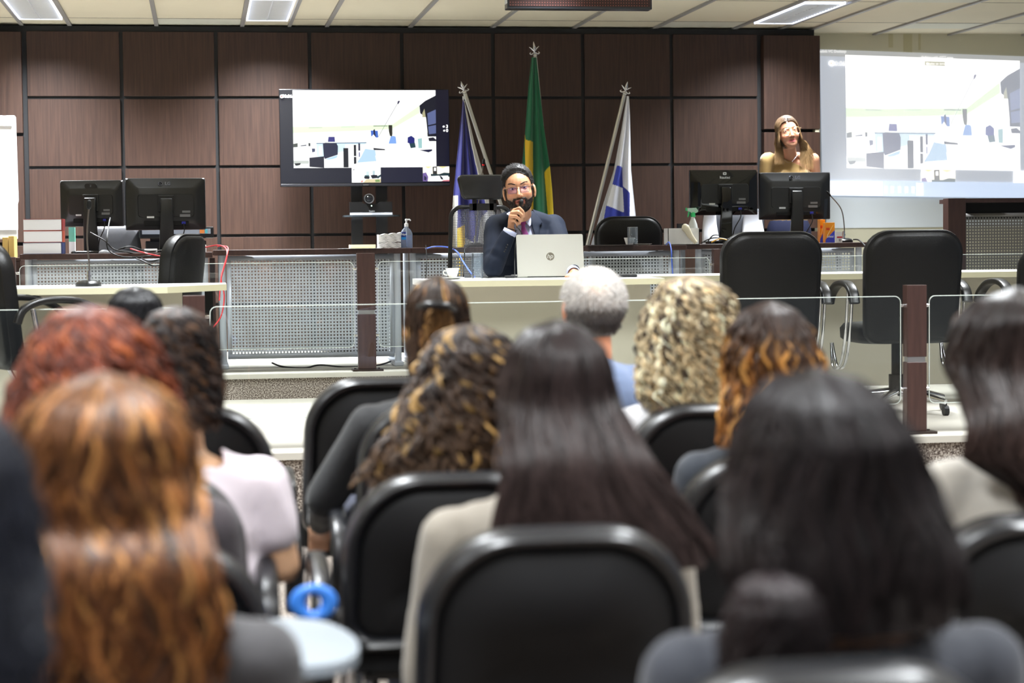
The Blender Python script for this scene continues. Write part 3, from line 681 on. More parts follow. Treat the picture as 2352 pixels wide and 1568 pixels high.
# --- LED board hanging from the ceiling
def led():
    Y = 11.6; x0, x1 = PX(1172, Y), PX(1503, Y); z0 = P(1320, 20, Y).z; z1 = ZC-.06
    r = Vector(((x0+x1)/2, Y+.06, z0)); t = thing('display_board', r, 'long dark dot-matrix display board hanging under the ceiling', 'display board')
    w = x1-x0; h = z1-z0
    MB().box((-w/2, -.05, 0), (w/2, .05, h), bev=.004).build('housing', mat('board_housing', (58,60,66), .3, metal=.5), t)
    MB().box((-w/2+.012, -.053, .014), (w/2-.012, -.05, h-.008)).build('panel', mat('board_panel', (44,18,16), .5), t)
    V = []; Fc = []; p = .0155; nx = int((w-.03)/p); nz = int((h-.03)/p)
    for i in range(nx):
        for j in range(nz):
            x = -w/2+.018+i*p; z = .02+j*p; k = len(V); s_ = .0028
            V += [(x-s_, -.0536, z-s_), (x+s_, -.0536, z-s_), (x+s_, -.0536, z+s_), (x-s_, -.0536, z+s_)]; Fc.append((k, k+1, k+2, k+3))
    link('dot_matrix', npmesh('d', V, Fc), mat('led_dots', (120,70,62), .5), t)
    for sx in (-1, 1): MB().box((sx*w*.35-.01, -.02, h), (sx*w*.35+.01, .02, ZC-z0)).build('bracket', M_steel, t)
    MB().box((-w/2-.004, -.05, .03), (-w/2, .02, h-.01)).build('end_cap', M_label, t)
led()
# ------------------------------------------------------------------ chairs of the stage
def loft_back(w0, w1, h, d, corner, y0, lean, curve=.03, n=7, steps=((0,0),(.55,-.006),(1,.0)), bulge=.02):
    """upholstered slab: outline width w1 at bottom to w0 at top, rounded, returned as rings front to back"""
    def outline(s, y):
        out = []
        for x, z in rrect(w0, h, (corner, corner, corner*.5, corner*.5), n, cy=h/2):
            k = w1+(w0-w1)*z/h; xx = x/w0*k*(1-(1-s)); zz = h/2+(z-h/2)*(1-(1-s)*w0/h)
            out.append((xx, y+lean*zz+curve*((xx/(w0/2))**2), zz))
        return out
    R = [outline(s, y0+y) for s, y in ((.3, -bulge*.8), (.6, -bulge*.72), (.86, -bulge*.45), (.93, -bulge*.1), (.945, d*.1), (.985, d*.12), (1, d*.35), (1, d*.65), (.96, d), (.85, d+bulge*.4), (.4, d+bulge*.8))]
    return R
def armchair(name, loc, rz, label, w=.52, h=.66, seat=.47, arms=True, group=None, arm_z=.2, mat_=None, back_top=None, w1=None):
    t = thing(name, loc, label, 'chair', rz, group)
    mm = mat_ or M_leather
    MB().rings(loft_back(w, w1 or w*.9, h, .07, .13, -.25, -.12), M=Matrix.Translation((0, 0, seat-.05))).build('backrest', mm, t, smooth=50)
    g = MB(); R = [[(p[0]*s, p[1]*s+.0, z) for p in rrect(.52, .5, .12, 6)] for z, s in ((seat-.05, .9), (seat-.03, .99), (seat+.02, 1), (seat+.045, .93), (seat+.055, .6))]
    g.rings(R).build('seat', mm, t, smooth=60)
    for sx in (-1, 1):
        x = sx*.3
        g = MB(); pts = [(x, -.22, seat+.16), (x, -.19, seat+arm_z+.02), (x, -.1, seat+arm_z+.055), (x, .05, seat+arm_z+.05), (x, .16, seat+arm_z-.0), (x, .2, seat+arm_z-.05)]
        g2 = [Vector(p) for p in pts]; g2 = catmull(g2, 4)
        rings = []
        for i, p in enumerate(g2):
            tt = (g2[min(i+1, len(g2)-1)]-g2[max(i-1, 0)]).normalized(); nn = Vector((0, -tt.z, tt.y))
            rings.append([p+Vector((a_, 0, 0))+nn*b_ for a_, b_ in rrect(.055, .03, .012, 3)])
        if arms: MB().rings(rings).build('armrest', M_black, t, smooth=50)
        if arms:
            g = MB()
            for dx in (-.012, .012):
                g.tube([(x+dx, -.15, seat+arm_z+.02), (x+dx, -.1, seat-.02), (x+dx, -.02, .26), (x+dx, .1, .24), (x+dx*.2, .16, seat-.06)], .008, 8, smooth=6)
            g.build('arm_frame', M_chrome, t, smooth=60)
    g = MB(); g.cyl((0, 0, .1), (0, 0, seat-.04), .028, 16).cyl((0, 0, .09), (0, 0, .2), .042, 16); g.build('gas_column', M_black, t, smooth=40)
    g = MB()
    for k in range(5):
        a_ = k*2*pi/5+.3; e = Vector((cos(a_)*.3, sin(a_)*.3, 0))
        g.tube([Vector((0, 0, .11)), e*.6+Vector((0, 0, .095)), e+Vector((0, 0, .07))], [.026, .02, .014], 8)
    g.build('star_base', M_chrome, t, smooth=60)
    for k in range(5):
        a_ = k*2*pi/5+.3; e = Vector((cos(a_)*.3, sin(a_)*.3, 0))
        MB().cyl(e+Vector((-.012, 0, .026)), e+Vector((.012, 0, .026)), .026, 14).build('castor', M_black, t)
    return t
Yc = 10.05
def chairpx(px0, px1, pyt, Y, seat, base, **k):
    s = scale_at((px0+px1)/2, Y-.3); w = (px1-px0)/s
    x = P((px0+px1)/2, pyt, Y-.28).x; zt = P((px0+px1)/2, pyt, Y-.35).z
    return armchair('armchair', (x, Y, base), w=w, h=zt-base-seat+.05, seat=seat, rz=k.pop('rz', 0), **k)
chairpx(1657, 1894, 531, 10.15, .42, T1, label='large black leather armchair left of the big dark rail post', w1=.5)
chairpx(1987, 2218, 527, 10.1, .42, T1, label='large black leather armchair directly behind the big dark rail post', w1=.49)
chairpx(2345, 2570, 560, 10.1, .42, T1, label='large black leather armchair cut by the right edge of the photo', w1=.5)
chairpx(1366, 1527, 496, 13.55, .44, T2, label='low black leather chair behind the desk with the spray bottle', arms=False)
armchair('armchair', (PX(392, 10.6)-.17, 10.8, T1), radians(68), 'black leather chair turned sideways behind the left white table', w=.46, h=.62, seat=.4)
armchair('armchair', (PX(100, 9.3), 9.33, T1), radians(-68), 'black leather chair at the left edge in front of the white table', w=.5, h=.56, seat=.42)
# grey low chair back behind the left desk
q = P(264, 550, 13.5)
t = thing('office_chair', (q.x, 13.6, T2), 'grey office chair behind the left monitors', 'chair')
M_greyfab = mat('grey_vinyl', (68,68,72), .55, bump=.05)
zt = P(264, 518, 13.5).z-T2
MB().rings(loft_back(.3, .4, zt-.5, .05, .05, -.1, -.02), M=Matrix.Translation((0, 0, .5))).build('backrest', M_greyfab, t, smooth=180)
MB().rings([[(p[0]*s, p[1]*s+.1, z) for p in rrect(.46, .44, .1, 6)] for z, s in ((.4, .9), (.43, 1), (.46, .9))]).build('seat', M_greyfab, t, smooth=60)
MB().cyl((0, .1, .03), (0, .1, .4), .03, 14).build('gas_column', M_black, t); MB().lathe([(.28, 0), (.28, .02), (.05, .04)], c=(0, .1, 0), n=5).build('star_base', M_black, t)
# mesh chair with headrest behind the seated man
def meshchair():
    Y = 11.75; x = PX(1106, Y); t = thing('mesh_chair', (x, Y, T1), 'black mesh office chair with headrest behind the seated man', 'chair')
    r = Vector((x, Y, T1)); s = scale_at(1100, Y)
    top = P(1100, 475, Y).z-T1; bot = .46
    xl, xr_ = P(1036, 560, Y).x-x, P(1176, 560, Y).x-x
    out = [(a_, b_) for a_, b_ in rrect(xr_-xl, top-bot, .06, 6, cx=(xl+xr_)/2, cy=(top+bot)/2)]
    out = [(a_*(1-.0*(b_)) if b_ > 1 else a_, b_) for a_, b_ in out]
    g = MB(); g.tube([(a_*(1.08-.12*(b_-bot)/(top-bot)), .0+.04*(a_/.2)**2, b_) for a_, b_ in out]+[(out[0][0]*(1.08-.12*(out[0][1]-bot)/(top-bot)), .04*(out[0][0]/.2)**2, out[0][1])], .013, 8)
    g.build('back_frame', M_black, t, smooth=60)
    g = MB()
    # woven mesh: fine crossing threads
    V = []; Fc = []
    nx, nz = 46, 64; X0, X1 = xl+.01, xr_-.01; Z0, Z1 = bot+.01, top-.01
    def strip(a, b, w, hz):
        k = len(V); ya = .04*(a[0]/.2)**2; yb = .04*(b[0]/.2)**2
        if hz: V.extend([(a[0], ya, a[1]-w), (b[0], yb, b[1]-w), (b[0], yb, b[1]+w), (a[0], ya, a[1]+w)])
        else: V.extend([(a[0]-w, ya, a[1]), (a[0]+w, ya, a[1]), (b[0]+w, yb, b[1]), (b[0]-w, yb, b[1])])
        Fc.append((k, k+1, k+2, k+3))
    for i in range(nx+1):
        xx = X0+(X1-X0)*i/nx; strip((xx, Z0), (xx, Z1), .0012, False)
    for j in range(nz+1):
        zz = Z0+(Z1-Z0)*j/nz
        for q_ in range(8): strip((X0+(X1-X0)*q_/8, zz), (X0+(X1-X0)*(q_+1)/8, zz), .0012, True)
    o = link('mesh_back', npmesh('m', V, Fc), mat('mesh_thread', (58,58,62), .6), t)
    so = o.modifiers.new('t', 'SOLIDIFY'); so.thickness = .0015
    # headrest
    zt, zb = P(1100, 401, Y).z-T1, P(1100, 458, Y).z-T1; hl, hr = P(1052, 420, Y).x-x, P(1166, 420, Y).x-x
    def ol(s_, y): return [((hl+hr)/2+a_*s_*(.8+.2*min(1, (b_+(zt-zb)/2)/(zt-zb)*1.6)), y+.25*(a_)**2*4, (zt+zb)/2+b_*s_) for a_, b_ in rrect(hr-hl, zt-zb, .028, 6)]
    MB().rings([ol(.9, -.03), ol(1, -.015), ol(1, .015), ol(.85, .03)]).build('headrest', M_black, t, smooth=50)
    g = MB(); 
    for dx in (-.05, .05): g.box((dx-.012+(hl+hr)/2, .0, top-.02), (dx+.012+(hl+hr)/2, .02, zb+.02))
    g.box((-.08+(hl+hr)/2, .0, top-.02), (.08+(hl+hr)/2, .02, top+.02)); g.build('headrest_bracket', M_black, t)
    MB().rings([[(p[0]*s_, p[1]*s_-.22, z) for p in rrect(.5, .48, .12, 6)] for z, s_ in ((.38, .9), (.41, 1), (.45, .93))]).build('seat', M_fabric, t, smooth=60)
    MB().cyl((0, -.2, .09), (0, -.2, .38), .03, 14).build('gas_column', M_black, t)
    g = MB()
    for k in range(5):
        a_ = k*2*pi/5+.3; e = Vector((cos(a_)*.3, sin(a_)*.3-.0, 0)); g.tube([Vector((0, -.2, .1)), e+Vector((0, -.2, .05))], [.03, .015], 8); g.ball(e+Vector((0, -.2, .026)), .026, 10)
    g.build('star_base', M_black, t, smooth=60)
meshchair()
# ------------------------------------------------------------------ flags on slanted poles
M_pole = mat('flag_pole_metal', (205,204,196), .28, metal=.8)
def inpoly(x, y, p):
    c = np.zeros(x.shape, bool); n = len(p)
    for i in range(n):
        (x1, y1), (x2, y2) = p[i], p[(i+1) % n]
        if y1 == y2: continue
        k = ((y1 > y) != (y2 > y)) & (x < (x2-x1)*(y-y1)/(y2-y1)+x1); c ^= k
    return c
def flag(label, finial, polepx, Lf, Rt, Y, base_rgb, patches, folds, foldamp=.03, fname='flag'):
    """finial px; polepx two pixels on the pole; Lf/Rt: cloth outline lists of (y, x) rows"""
    (ax, ay), (bx, by) = polepx
    A = P(ax, ay, Y); B = P(bx, by, Y); k = (T2+.05-A.z)/(B.z-A.z); foot = A+(B-A)*k
    t = thing(fname, (foot.x, Y, T2), label, 'flag'); r = Vector((foot.x, Y, T2))
    g = MB(); g.cyl(foot-r, A-r, .013, 14); g.build('pole', M_pole, t, smooth=40)
    g = MB(); g.lathe([(.075, 0), (.075, .02), (.04, .05), (.03, .09), (.0, .095)], n=24); g.build('base', M_steel, t, smooth=40)
    d = (A-B).normalized(); u = Vector((d.z, 0, -d.x)); f = A-r
    L = (P(*finial, Y)-A).length
    g = MB(); g.lathe([(.014, 0), (.02, .006), (.014, .014), (.009, .02)], n=14, M=Matrix.Translation(f) @ d.to_track_quat('Z', 'Y').to_matrix().to_4x4())
    g.tube([f, f+d*L*.45, f+d*L*.6, f+d*L], [.006, .006, .012, .001], 8)
    for s_ in (-1, 1):
        g.tube([f+d*L*.35, f+d*L*.5+u*s_*.015, f+d*L*.66+u*s_*.036], [.006, .006, .001], 8, smooth=4)
        g.tube([f+d*L*.3, f+d*L*.16+u*s_*.022, f+d*L*.22+u*s_*.034, f+d*L*.3+u*s_*.026], [.004, .004, .004, .002], 8, smooth=4)
    g.build('finial', M_chrome, t, smooth=60)
    ys = np.linspace(max(Lf[0][0], Rt[0][0]), Lf[-1][0], 260); NU = 130
    lx = np.interp(ys, [q_[0] for q_ in Lf], [q_[1] for q_ in Lf]); rx = np.interp(ys, [q_[0] for q_ in Rt], [q_[1] for q_ in Rt])
    us = np.linspace(0, 1, NU); V = []; PXs = []; PYs = []
    for j, y in enumerate(ys):
        tt = j/(len(ys)-1)
        for u_ in us:
            px = lx[j]+(rx[j]-lx[j])*u_
            dep = foldamp*(.25+.75*tt)*(sin(folds*2*pi*u_+1.3*tt+.6*sin(5*tt))+.35*sin(folds*4.7*u_+2.2*tt*3))
            q_ = P(px, y, Y)
            V.append((q_.x-r.x, dep-.045, q_.z-r.z)); PXs.append(px); PYs.append(y)
    Fc = [(j*NU+i, j*NU+i+1, (j+1)*NU+i+1, (j+1)*NU+i) for j in range(len(ys)-1) for i in range(NU-1)]
    me = npmesh('cloth', V, Fc); X_, Y_ = np.array(PXs), np.array(PYs)
    C = np.tile(np.array(srgb(*base_rgb)), (len(V), 1))
    for rgb, poly in patches: C[inpoly(X_, Y_, poly)] = srgb(*rgb)
    setcol(me, C); me.shade_smooth()
    o = link('cloth', me, mat('flag_cloth', (255,255,255), .75, attr='Col', sheen=.3), t)
    so = o.modifiers.new('t', 'SOLIDIFY'); so.thickness = .003; so.offset = 0
    return t
flag('tall green and yellow national flag on a pole behind the seated man', (1225, 95), ((1229, 130), (1240, 240)),
     [(133, 1219), (200, 1212), (300, 1205), (375, 1198), (420, 1194), (540, 1190), (640, 1188)], [(133, 1229), (200, 1236), (290, 1246), (383, 1260), (440, 1265), (495, 1268), (560, 1270), (640, 1270)], 14.12, (8,98,64),
     [((222,180,30), [(1203.5,308), (1206,322), (1222,326), (1224,500), (1224,660), (1202,660), (1205,400)]), ((8,80,54), [(1222.5,135), (1226,135), (1228,325), (1231,660), (1224,660), (1223,326)]), ((228,196,40), [(1260,382), (1268.5,430), (1270,495), (1274,660), (1262,660), (1257,491), (1248,396)])], 2.5, .022)  # the darker green patch paints the shade of a fold
flag('navy flag with a white hoist strip on a pole between television and seated man', (1062, 186), ((1068, 215), (1128, 400)),
     [(222, 1061), (236, 1061), (330, 1052), (450, 1040), (560, 1036), (660, 1034)], [(222, 1064), (240, 1067), (330, 1088), (400, 1108), (480, 1132), (560, 1150), (660, 1166)], 13.9, (28,30,112),
     [((205,204,200), [(1060,228), (1068,236), (1112,400), (1160,560), (1190,680), (1150,680), (1120,500), (1095,400), (1080,330), (1064,236)]), ((205,204,196), [(1030,449), (1050,449), (1049,560), (1052,700), (1020,700)]),
      ((224,180,40), [(1049,525), (1066,515), (1066,700), (1049,700)]), ((200,200,204), [(1066,545), (1092,560), (1104,500), (1122,480), (1150,500), (1150,680), (1066,680)]), ((210,212,214), [(1053,222), (1070,222), (1070,228), (1053,232)])], 3.2, .03)
flag('white flag with blue panels on a pole behind the empty leather chair', (1440, 187), ((1434, 218), (1372, 470)),
     [(222, 1437), (300, 1425), (390, 1408), (480, 1380), (560, 1356), (620, 1350)], [(222, 1441), (260, 1443.5), (390, 1447), (440, 1452), (495, 1458), (560, 1461), (620, 1463)], 13.75, (232,234,244),
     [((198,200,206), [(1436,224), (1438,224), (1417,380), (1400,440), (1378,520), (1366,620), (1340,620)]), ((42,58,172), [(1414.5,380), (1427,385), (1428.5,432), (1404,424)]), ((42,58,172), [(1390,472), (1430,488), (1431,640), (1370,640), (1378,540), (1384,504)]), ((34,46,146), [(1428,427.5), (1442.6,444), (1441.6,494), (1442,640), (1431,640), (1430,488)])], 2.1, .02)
# ------------------------------------------------------------------ things on desks and tables
def at(px, Y, z): return Vector((PX(px, Y), Y, z))
# laptop
def laptop():
    Y = 10.62; r = at(1265, Y, TZ); t = thing('laptop', r, 'silver laptop open on the white table, lid towards the audience', 'laptop')
    A, B = P(1189, 637, Y), P(1342, 637, Y); z1 = P(1270, 541, Y+.05).z
    w = (B-A).length; h = z1-TZ; xs = (P(1270, 541, Y).x-P(1264, 637, Y).x)
    M_al = mat('brushed_aluminium', (196,196,188), .38, metal=.55)
    Mx = Matrix.Translation((0, 0, .008)) @ Matrix.Rotation(radians(-9), 4, 'X')
    g = MB(); g.prism(rrect(w, h+.002, (.008, .008, .002, .002), 4, cy=h/2), 1, -.004, .003, M=Mx); g.build('lid', M_al, t)
    MB().prism(rrect(w-.012, h-.012, .003, 3, cy=h/2), 1, .0032, .0042, M=Mx).build('screen', M_black, t)
    MB().box((-w/2, .004, .0), (w/2, .235, .014), bev=.004).build('keyboard_base', M_al, t)
    MB().cyl((-w*.35, .004, .009), (w*.35, .004, .009), .0065, 12).build('hinge', mat('dark_hinge', (60,60,60), .4), t)
    M_hp = mat('laptop_logo', (168,168,160), .2, metal=.9)
    g = MB(); g.rings([[(rr*cos(a_), y, h*.47+rr*sin(a_)) for a_ in [2*pi*q_/36 for q_ in range(36)]] for rr, y in ((.0215, -.004), (.0215, -.0048), (.0001, -.0048))], capa=False, M=Mx); g.build('round_logo', M_hp, t)
    M_hp2 = mat('laptop_logo_letters', (205,205,198), .35, metal=.3)
    o = text('hp', .034, (0, 0, 0), M_hp2, t, M=Mx @ Matrix.Translation((.0, -.0052, h*.475)) @ Matrix.Rotation(pi/2, 4, 'X') @ Matrix(((1, .25, 0, 0), (0, 1, 0, 0), (0, 0, 1, 0), (0, 0, 0, 1))), depth=.0002)
    return t
laptop()
M_tumb = glass_mat('tumbler_glass', (250,252,253), 1.5, .9, .07)
M_water = glass_mat('water', (246,250,252), 1.33, .8, .08)
def tumbler(px, Y, z, r, h, label, fill=.8):
    t = thing('drinking_glass', at(px, Y, z+.001), label, 'glass')
    MB().lathe([(r*.97, 0), (r*.99, .004), (r, h), (r-.002, h), (r*.9, .012), (.0001, .011)], n=32, capa=True, capb=False).build('tumbler', M_tumb, t, smooth=60)
    MB().lathe([(r*.885, .013), (r*.96, h*fill), (r*.96, h*fill+.0005)], n=32).build('water', M_water, t, smooth=60)
    MB().lathe([(r, h), (r+.0003, h+.0012), (r-.002, h+.0012), (r-.0022, h)], n=32, capa=False, capb=False).build('rim', mat('glass_rim', (225,230,232), .1), t)
    g = MB(); 
    for k in range(9):
        a_ = -pi/2+random.uniform(-1, 1); g.ball(((r+.0005)*cos(a_), (r+.0005)*sin(a_), random.uniform(.02, h*.7)), .0012, 6)
    g.build('droplets', mat('droplet', (240,244,248), .05, spec=1), t)
    return t
tumbler(1096.5, 10.62, TZ, .031, .132, 'tall drinking glass of water beside the white cup')
tumbler(1453.5, 12.75, CT, .033, .115, 'drinking glass on the desk before the empty leather chair', fill=.4)
t = thing('coffee_cup', at(1039, 10.5, TZ), 'small white coffee cup standing on its saucer', 'cup')
M_china = mat('white_china', (236,236,230), .15, coat=.5)
MB().lathe([(.016, .008), (.02, .012), (.03, .035), (.036, .058), (.0345, .058), (.028, .036), (.018, .014), (.0001, .012)], n=32, capb=False).build('cup', M_china, t, smooth=50)
g = MB(); g.tube([(-.03, 0, .045), (-.046, 0, .042), (-.044, 0, .026), (-.026, 0, .022)], .0035, 8, smooth=5); g.build('handle', M_china, t, smooth=60)
tag(MB().lathe([(.03, 0), (.035, .002), (.062, .009), (.063, .011), (.034, .006), (.0001, .006)], c=at(1039, 10.5, TZ), n=36, capb=False).build('saucer', M_china, None, smooth=50), 'white saucer under the coffee cup', 'saucer')
t = thing('saucer', at(1478, 12.72, CT), 'white saucer beside the glass on the rear desk', 'saucer')
MB().lathe([(.03, 0), (.035, .002), (.055, .008), (.056, .01), (.034, .006), (.0001, .006)], n=30, capb=False).build('dish', M_china, t, smooth=50)
t = thing('white_cup', at(1446, 12.84, CT), 'small white cup behind the glass on the rear desk', 'cup')
MB().lathe([(.018, 0), (.022, .004), (.036, .05), (.034, .05), (.02, .008), (.0001, .007)], n=28, capb=False).build('cup', M_china, t, smooth=50)
tag(MB().prism([(p[0]+PX(1405, 12.6), p[1]+12.6) for p in rrect(.3, .2, .01, 3)], 2, CT+.001, CT+.006).build('folder', mat('dark_folder', (44,38,36), .5)), 'thin dark folder lying on the desk behind the laptop', 'folder')
tag(MB().prism([(p[0]+PX(1440, 10.4), p[1]+10.4) for p in rrect(.1, .06, .008, 3)], 2, TZ+.001, TZ+.014).build('mobile_phone', M_black), 'black mobile phone lying on the white table right of the laptop', 'phone')
# sanitizer bottle
def sanitizer():
    r = at(934.5, 12.7, CT); t = thing('pump_bottle', r, 'clear hand sanitizer pump bottle with blue label', 'bottle')
    M_pet = glass_mat('clear_bottle', (240,245,252), 1.45, 1, .28)
    w, d, h = .037, .022, .125
    MB().rings([[(p[0]*a_, p[1]*a_, z) for p in rrect(2*w, 2*d, .014, 5)] for z, a_ in ((0, .93), (.006, 1), (h-.035, 1), (h-.012, .72), (h, .36), (h+.01, .34))]).build('bottle_body', M_pet, t, smooth=40)
    MB().rings([[(p[0]*a_, p[1]*a_, z) for p in rrect(2*w-.006, 2*d-.006, .012, 5)] for z, a_ in ((.003, .95), (.08, 1))]).build('gel', glass_mat('gel', (228,238,252), 1.33, .6, .3, (170,190,235)), t, smooth=40)
    g = MB(); g.lathe([(.0125, h+.008), (.0125, h+.028), (.006, h+.03), (.005, h+.045), (.009, h+.046), (.009, h+.056), (.0001, h+.058)], n=20); g.tube([(0, 0, h+.052), (.02, -.004, h+.053), (.026, -.006, h+.045)], .0045, 8)
    g.cyl((0, 0, .01), (0, 0, h+.02), .003, 8); g.build('pump', M_white, t, smooth=50)
    MB().box((-w+.003, -d-.0012, .068), (-.006, -d-.0004, .1)).build('label', mat('navy_label', (20,50,140), .4), t)
    MB().box((-w+.003, -d-.0012, .052), (-.006, -d-.0004, .068)).build('lower_label', mat('sky_label', (40,150,230), .4), t)
    text('Nipt', .017, (-.02, -d-.0016, .085), M_white, t, bold=.0004)
sanitizer()
# napkins / white bag
r = at(894, 12.7, CT); t = thing('napkin_pack', r, 'wavy stack of white paper napkins beside the sanitizer bottle', 'napkins')
g = MB(); w = .07
for k in range(11):
    z = k*.0082; pts = []
    g.rings([[(x, yy, z+.0018+.0028*sin(x*120+k*.5)*(1 if s_ else 1)+(.006*(x/w) if k > 3 else 0)+(0.0066 if s_ else 0)) for s_ in (0, 1) for x in (np.linspace(-w, w, 14) if s_ == 0 else np.linspace(w, -w, 14))] for yy in (-.06, .06)])
g.build('napkins', M_paper, t)
t = thing('note_pad', at(834, 12.62, CT), 'yellow paper pad on a white sheet on the desk', 'paper pad')
MB().box((-.083, -.05, .0), (.075, .07, .023)).build('pad', mat('yellow_paper', (238,232,186), .8), t)
tag(MB().prism([(p[0]+PX(828, 12.58), p[1]+12.58) for p in rrect(.27, .18, .004, 2)], 2, CT, CT+.0008).build('paper_sheet', M_paper), 'white paper sheet under the yellow pad', 'paper')
bpy.data.objects['note_pad'].location.z += .001
# books
M_pages = mat('book_pages', (238,238,244), .8, noise=.04, nscale=1, stretch=(1,1,900))
zc = ZA
for k, (hh, c, lab) in enumerate((((.102), (60,70,120), 'thick book with pale pages, bottom of the stack of three'), (.102, (190,90,70), 'thick book with pale pages, middle of the stack of three'), (.1, (150,60,60), 'thick book with pale pages and red cover, topmost of the stack of three'))):
    x0, x1 = PX(56+k*.5, 12.6), PX(149-(k == 0)*1, 12.6); w = x1-x0; hh = (P(100, 503, 12.55).z-ZA)/3-.0005
    t = thing('book', ((x0+x1)/2, 12.62, zc), lab, 'book', rz=radians((-1.5, 1, -.5)[k]), group='stack of thick books')
    MB().box((-w/2+.002, -.08, .0025), (w/2-.012, .08, hh-.0025)).build('pages', M_pages, t)
    MB().box((-w/2, -.083, 0), (w/2, .083, .0022)).box((-w/2, -.083, hh-.0022), (w/2, .083, hh)).box((w/2-.01, -.083, 0), (w/2, .083, hh), bev=.002).build('cover', mat('cover_%d' % c[0], c, .5), t)
    zc += hh+.001
# green-white carton behind them
t = thing('carton', at(167.5, 12.95, ZA), 'narrow carton with pale green top beside the book stack', 'box')
zt = P(167, 522, 12.95).z-ZA
MB().box((-.02, -.03, 0), (.016, .05, zt), bev=.001).build('carton_body', M_white, t); MB().box((-.0203, -.0305, zt*.45), (.0163, .0505, zt*1.003)).build('green_band', mat('mint', (120,200,175), .5), t)
# printer behind wide monitor
q = P(410, 560, 13.35); zt = P(410, 521, 13.35).z
t = thing('printer', (PX(410, 13.35), 13.5, ZA+.0), 'black printer with pale control strip behind the wide monitor', 'printer')
w = .23; zz = zt-ZA
MB().box((-w+.02, -.12, 0), (w-.05, .12, zz*.45), bev=.006).box((-w-.02, -.15, zz*.55), (w, .13, zz), bev=.008).box((-w+.05, -.1, zz*.4), (w-.08, .1, zz*.6)).build('housing', M_black, t)
MB().box((-w+.0, -.1515, zz*.72), (w-.02, -.1505, zz*.92)).build('control_strip', mat('grey_strip', (150,156,166), .4), t)
MB().box((w-.09, -.153, zz*.74), (w-.06, -.1516, zz*.9)).build('orange_label', mat('orange_label', (220,130,60), .5), t); MB().box((w-.055, -.153, zz*.74), (w-.04, -.1516, zz*.9)).build('blue_label', mat('aqua_label', (90,180,190), .5), t)
tag(MB().box((PX(332, 12.6), 12.56, ZA+.002), (PX(362, 12.6), 12.6, ZA+.024), bev=.003).build('power_adapter', M_white), 'white adapter block lying below the wide monitor', 'adapter')
# flip chart at the left edge
def flip():
    Y = 13.6; x1 = PX(46, Y); x0 = x1-.75; zt, zb = P(20, 265, Y).z, P(20, 528, Y).z
    r = Vector(((x0+x1)/2, Y+.1, T2)); t = thing('flip_chart', r, 'white flip chart at the left edge of the photo', 'flip chart')
    a_, b_ = x0-r.x, x1-r.x
    MB().box((a_, -.09, zb-T2-.06), (b_-.012, -.07, zt-T2), bev=.006).build('board', M_white, t)
    MB().prism([(a_+.02, zb-T2), (b_-.008, zb-T2), (b_-.006, zb-T2+.17), (b_, zb-T2+.19), (b_-.006, zt-T2-.01), (a_+.02, zt-T2-.01)], 1, -.1, -.094).build('paper_block', M_paper, t)
    MB().box((a_, -.115, zt-T2-.07), (b_-.03, -.1, zt-T2-.045), bev=.003).build('clamp_bar', M_white, t)
    for x in (a_+.05, b_-.06): MB().cyl((x, -.05, 0), (x, -.06, zt-T2), .012, 10).build('leg', M_silver, t)
    MB().cyl((0, .4, 0), (0, -.04, zt-T2-.1), .012, 10).build('leg', M_silver, t)
flip()
t = thing('low_cabinet', (PX(-30, 13.0), 13.1, T2), 'dark low cabinet at the left edge holding yellow folders', 'cabinet')
w = PX(46, 12.9)-PX(-30, 13.0); zt = CT-T2-.035
MB().box((-w, -.2, 0), (w, .2, zt-.02), bev=.003).build('body', M_wengue, t); MB().box((-w, -.21, zt-.02), (w+.005, .21, zt)).build('top', M_wengue, t)
for k, (pa, pb, pt, lab) in enumerate(((9, 22, 545, 'yellow folder standing left on the low cabinet'), (23, 36, 542, 'yellow folder standing right on the low cabinet'))):
    x0, x1 = PX(pa, 13.05), PX(pb, 13.05); h = P(20, pt, 13.05).z-(T2+zt)
    tag(MB().box((x0, 12.98, T2+zt), (x1-.001, 13.2, T2+zt+h), bev=.002).build('folder_box', mat('manila', (214,182,108), .7)), lab, 'folder', 'yellow folders on the low cabinet')
# white box with gloves, spray bottle
x0, x1 = PX(1534, 12.75), PX(1606, 12.75); h = P(1560, 524, 12.75).z-CT
t = thing('white_box', ((x0+x1)/2, 12.8, CT), 'white open box with glove hanging out, beside the spray bottle', 'box')
w = x1-x0
MB().box((-w/2, -.06, 0), (w/2, -.056, h)).box((-w/2, .056, 0), (w/2, .06, h)).box((-w/2, -.06, 0), (-w/2+.004, .06, h)).box((w/2-.004, -.06, 0), (w/2, .06, h)).box((-w/2, -.06, 0), (w/2, .06, .004)).build('box_body', M_white, t)
tag(MB().tube([Vector((PX(1570, 12.8), 12.75, CT+h-.01)), Vector((PX(1577, 12.7), 12.72, CT+h+.004)), Vector((PX(1590, 12.68), 12.715, CT+h*.5)), Vector((PX(1601, 12.68), 12.70, CT+.012))], [.02, .024, .018, .012], 12, smooth=5).build('latex_glove', mat('latex', (226,218,194), .6), smooth=60), 'cream rubber glove hanging over the white box', 'glove')
tag(MB().rings([[(p[0]+PX(1563, 12.8), p[1]+12.8, z) for p in rrect(.045, .03, .01, 3)] for z in (CT+.006, CT+h+.03)]).build('ink_bottle', mat('ink_black', (16,16,30), .3)), 'small dark blue and black item standing inside the white box', 'container')
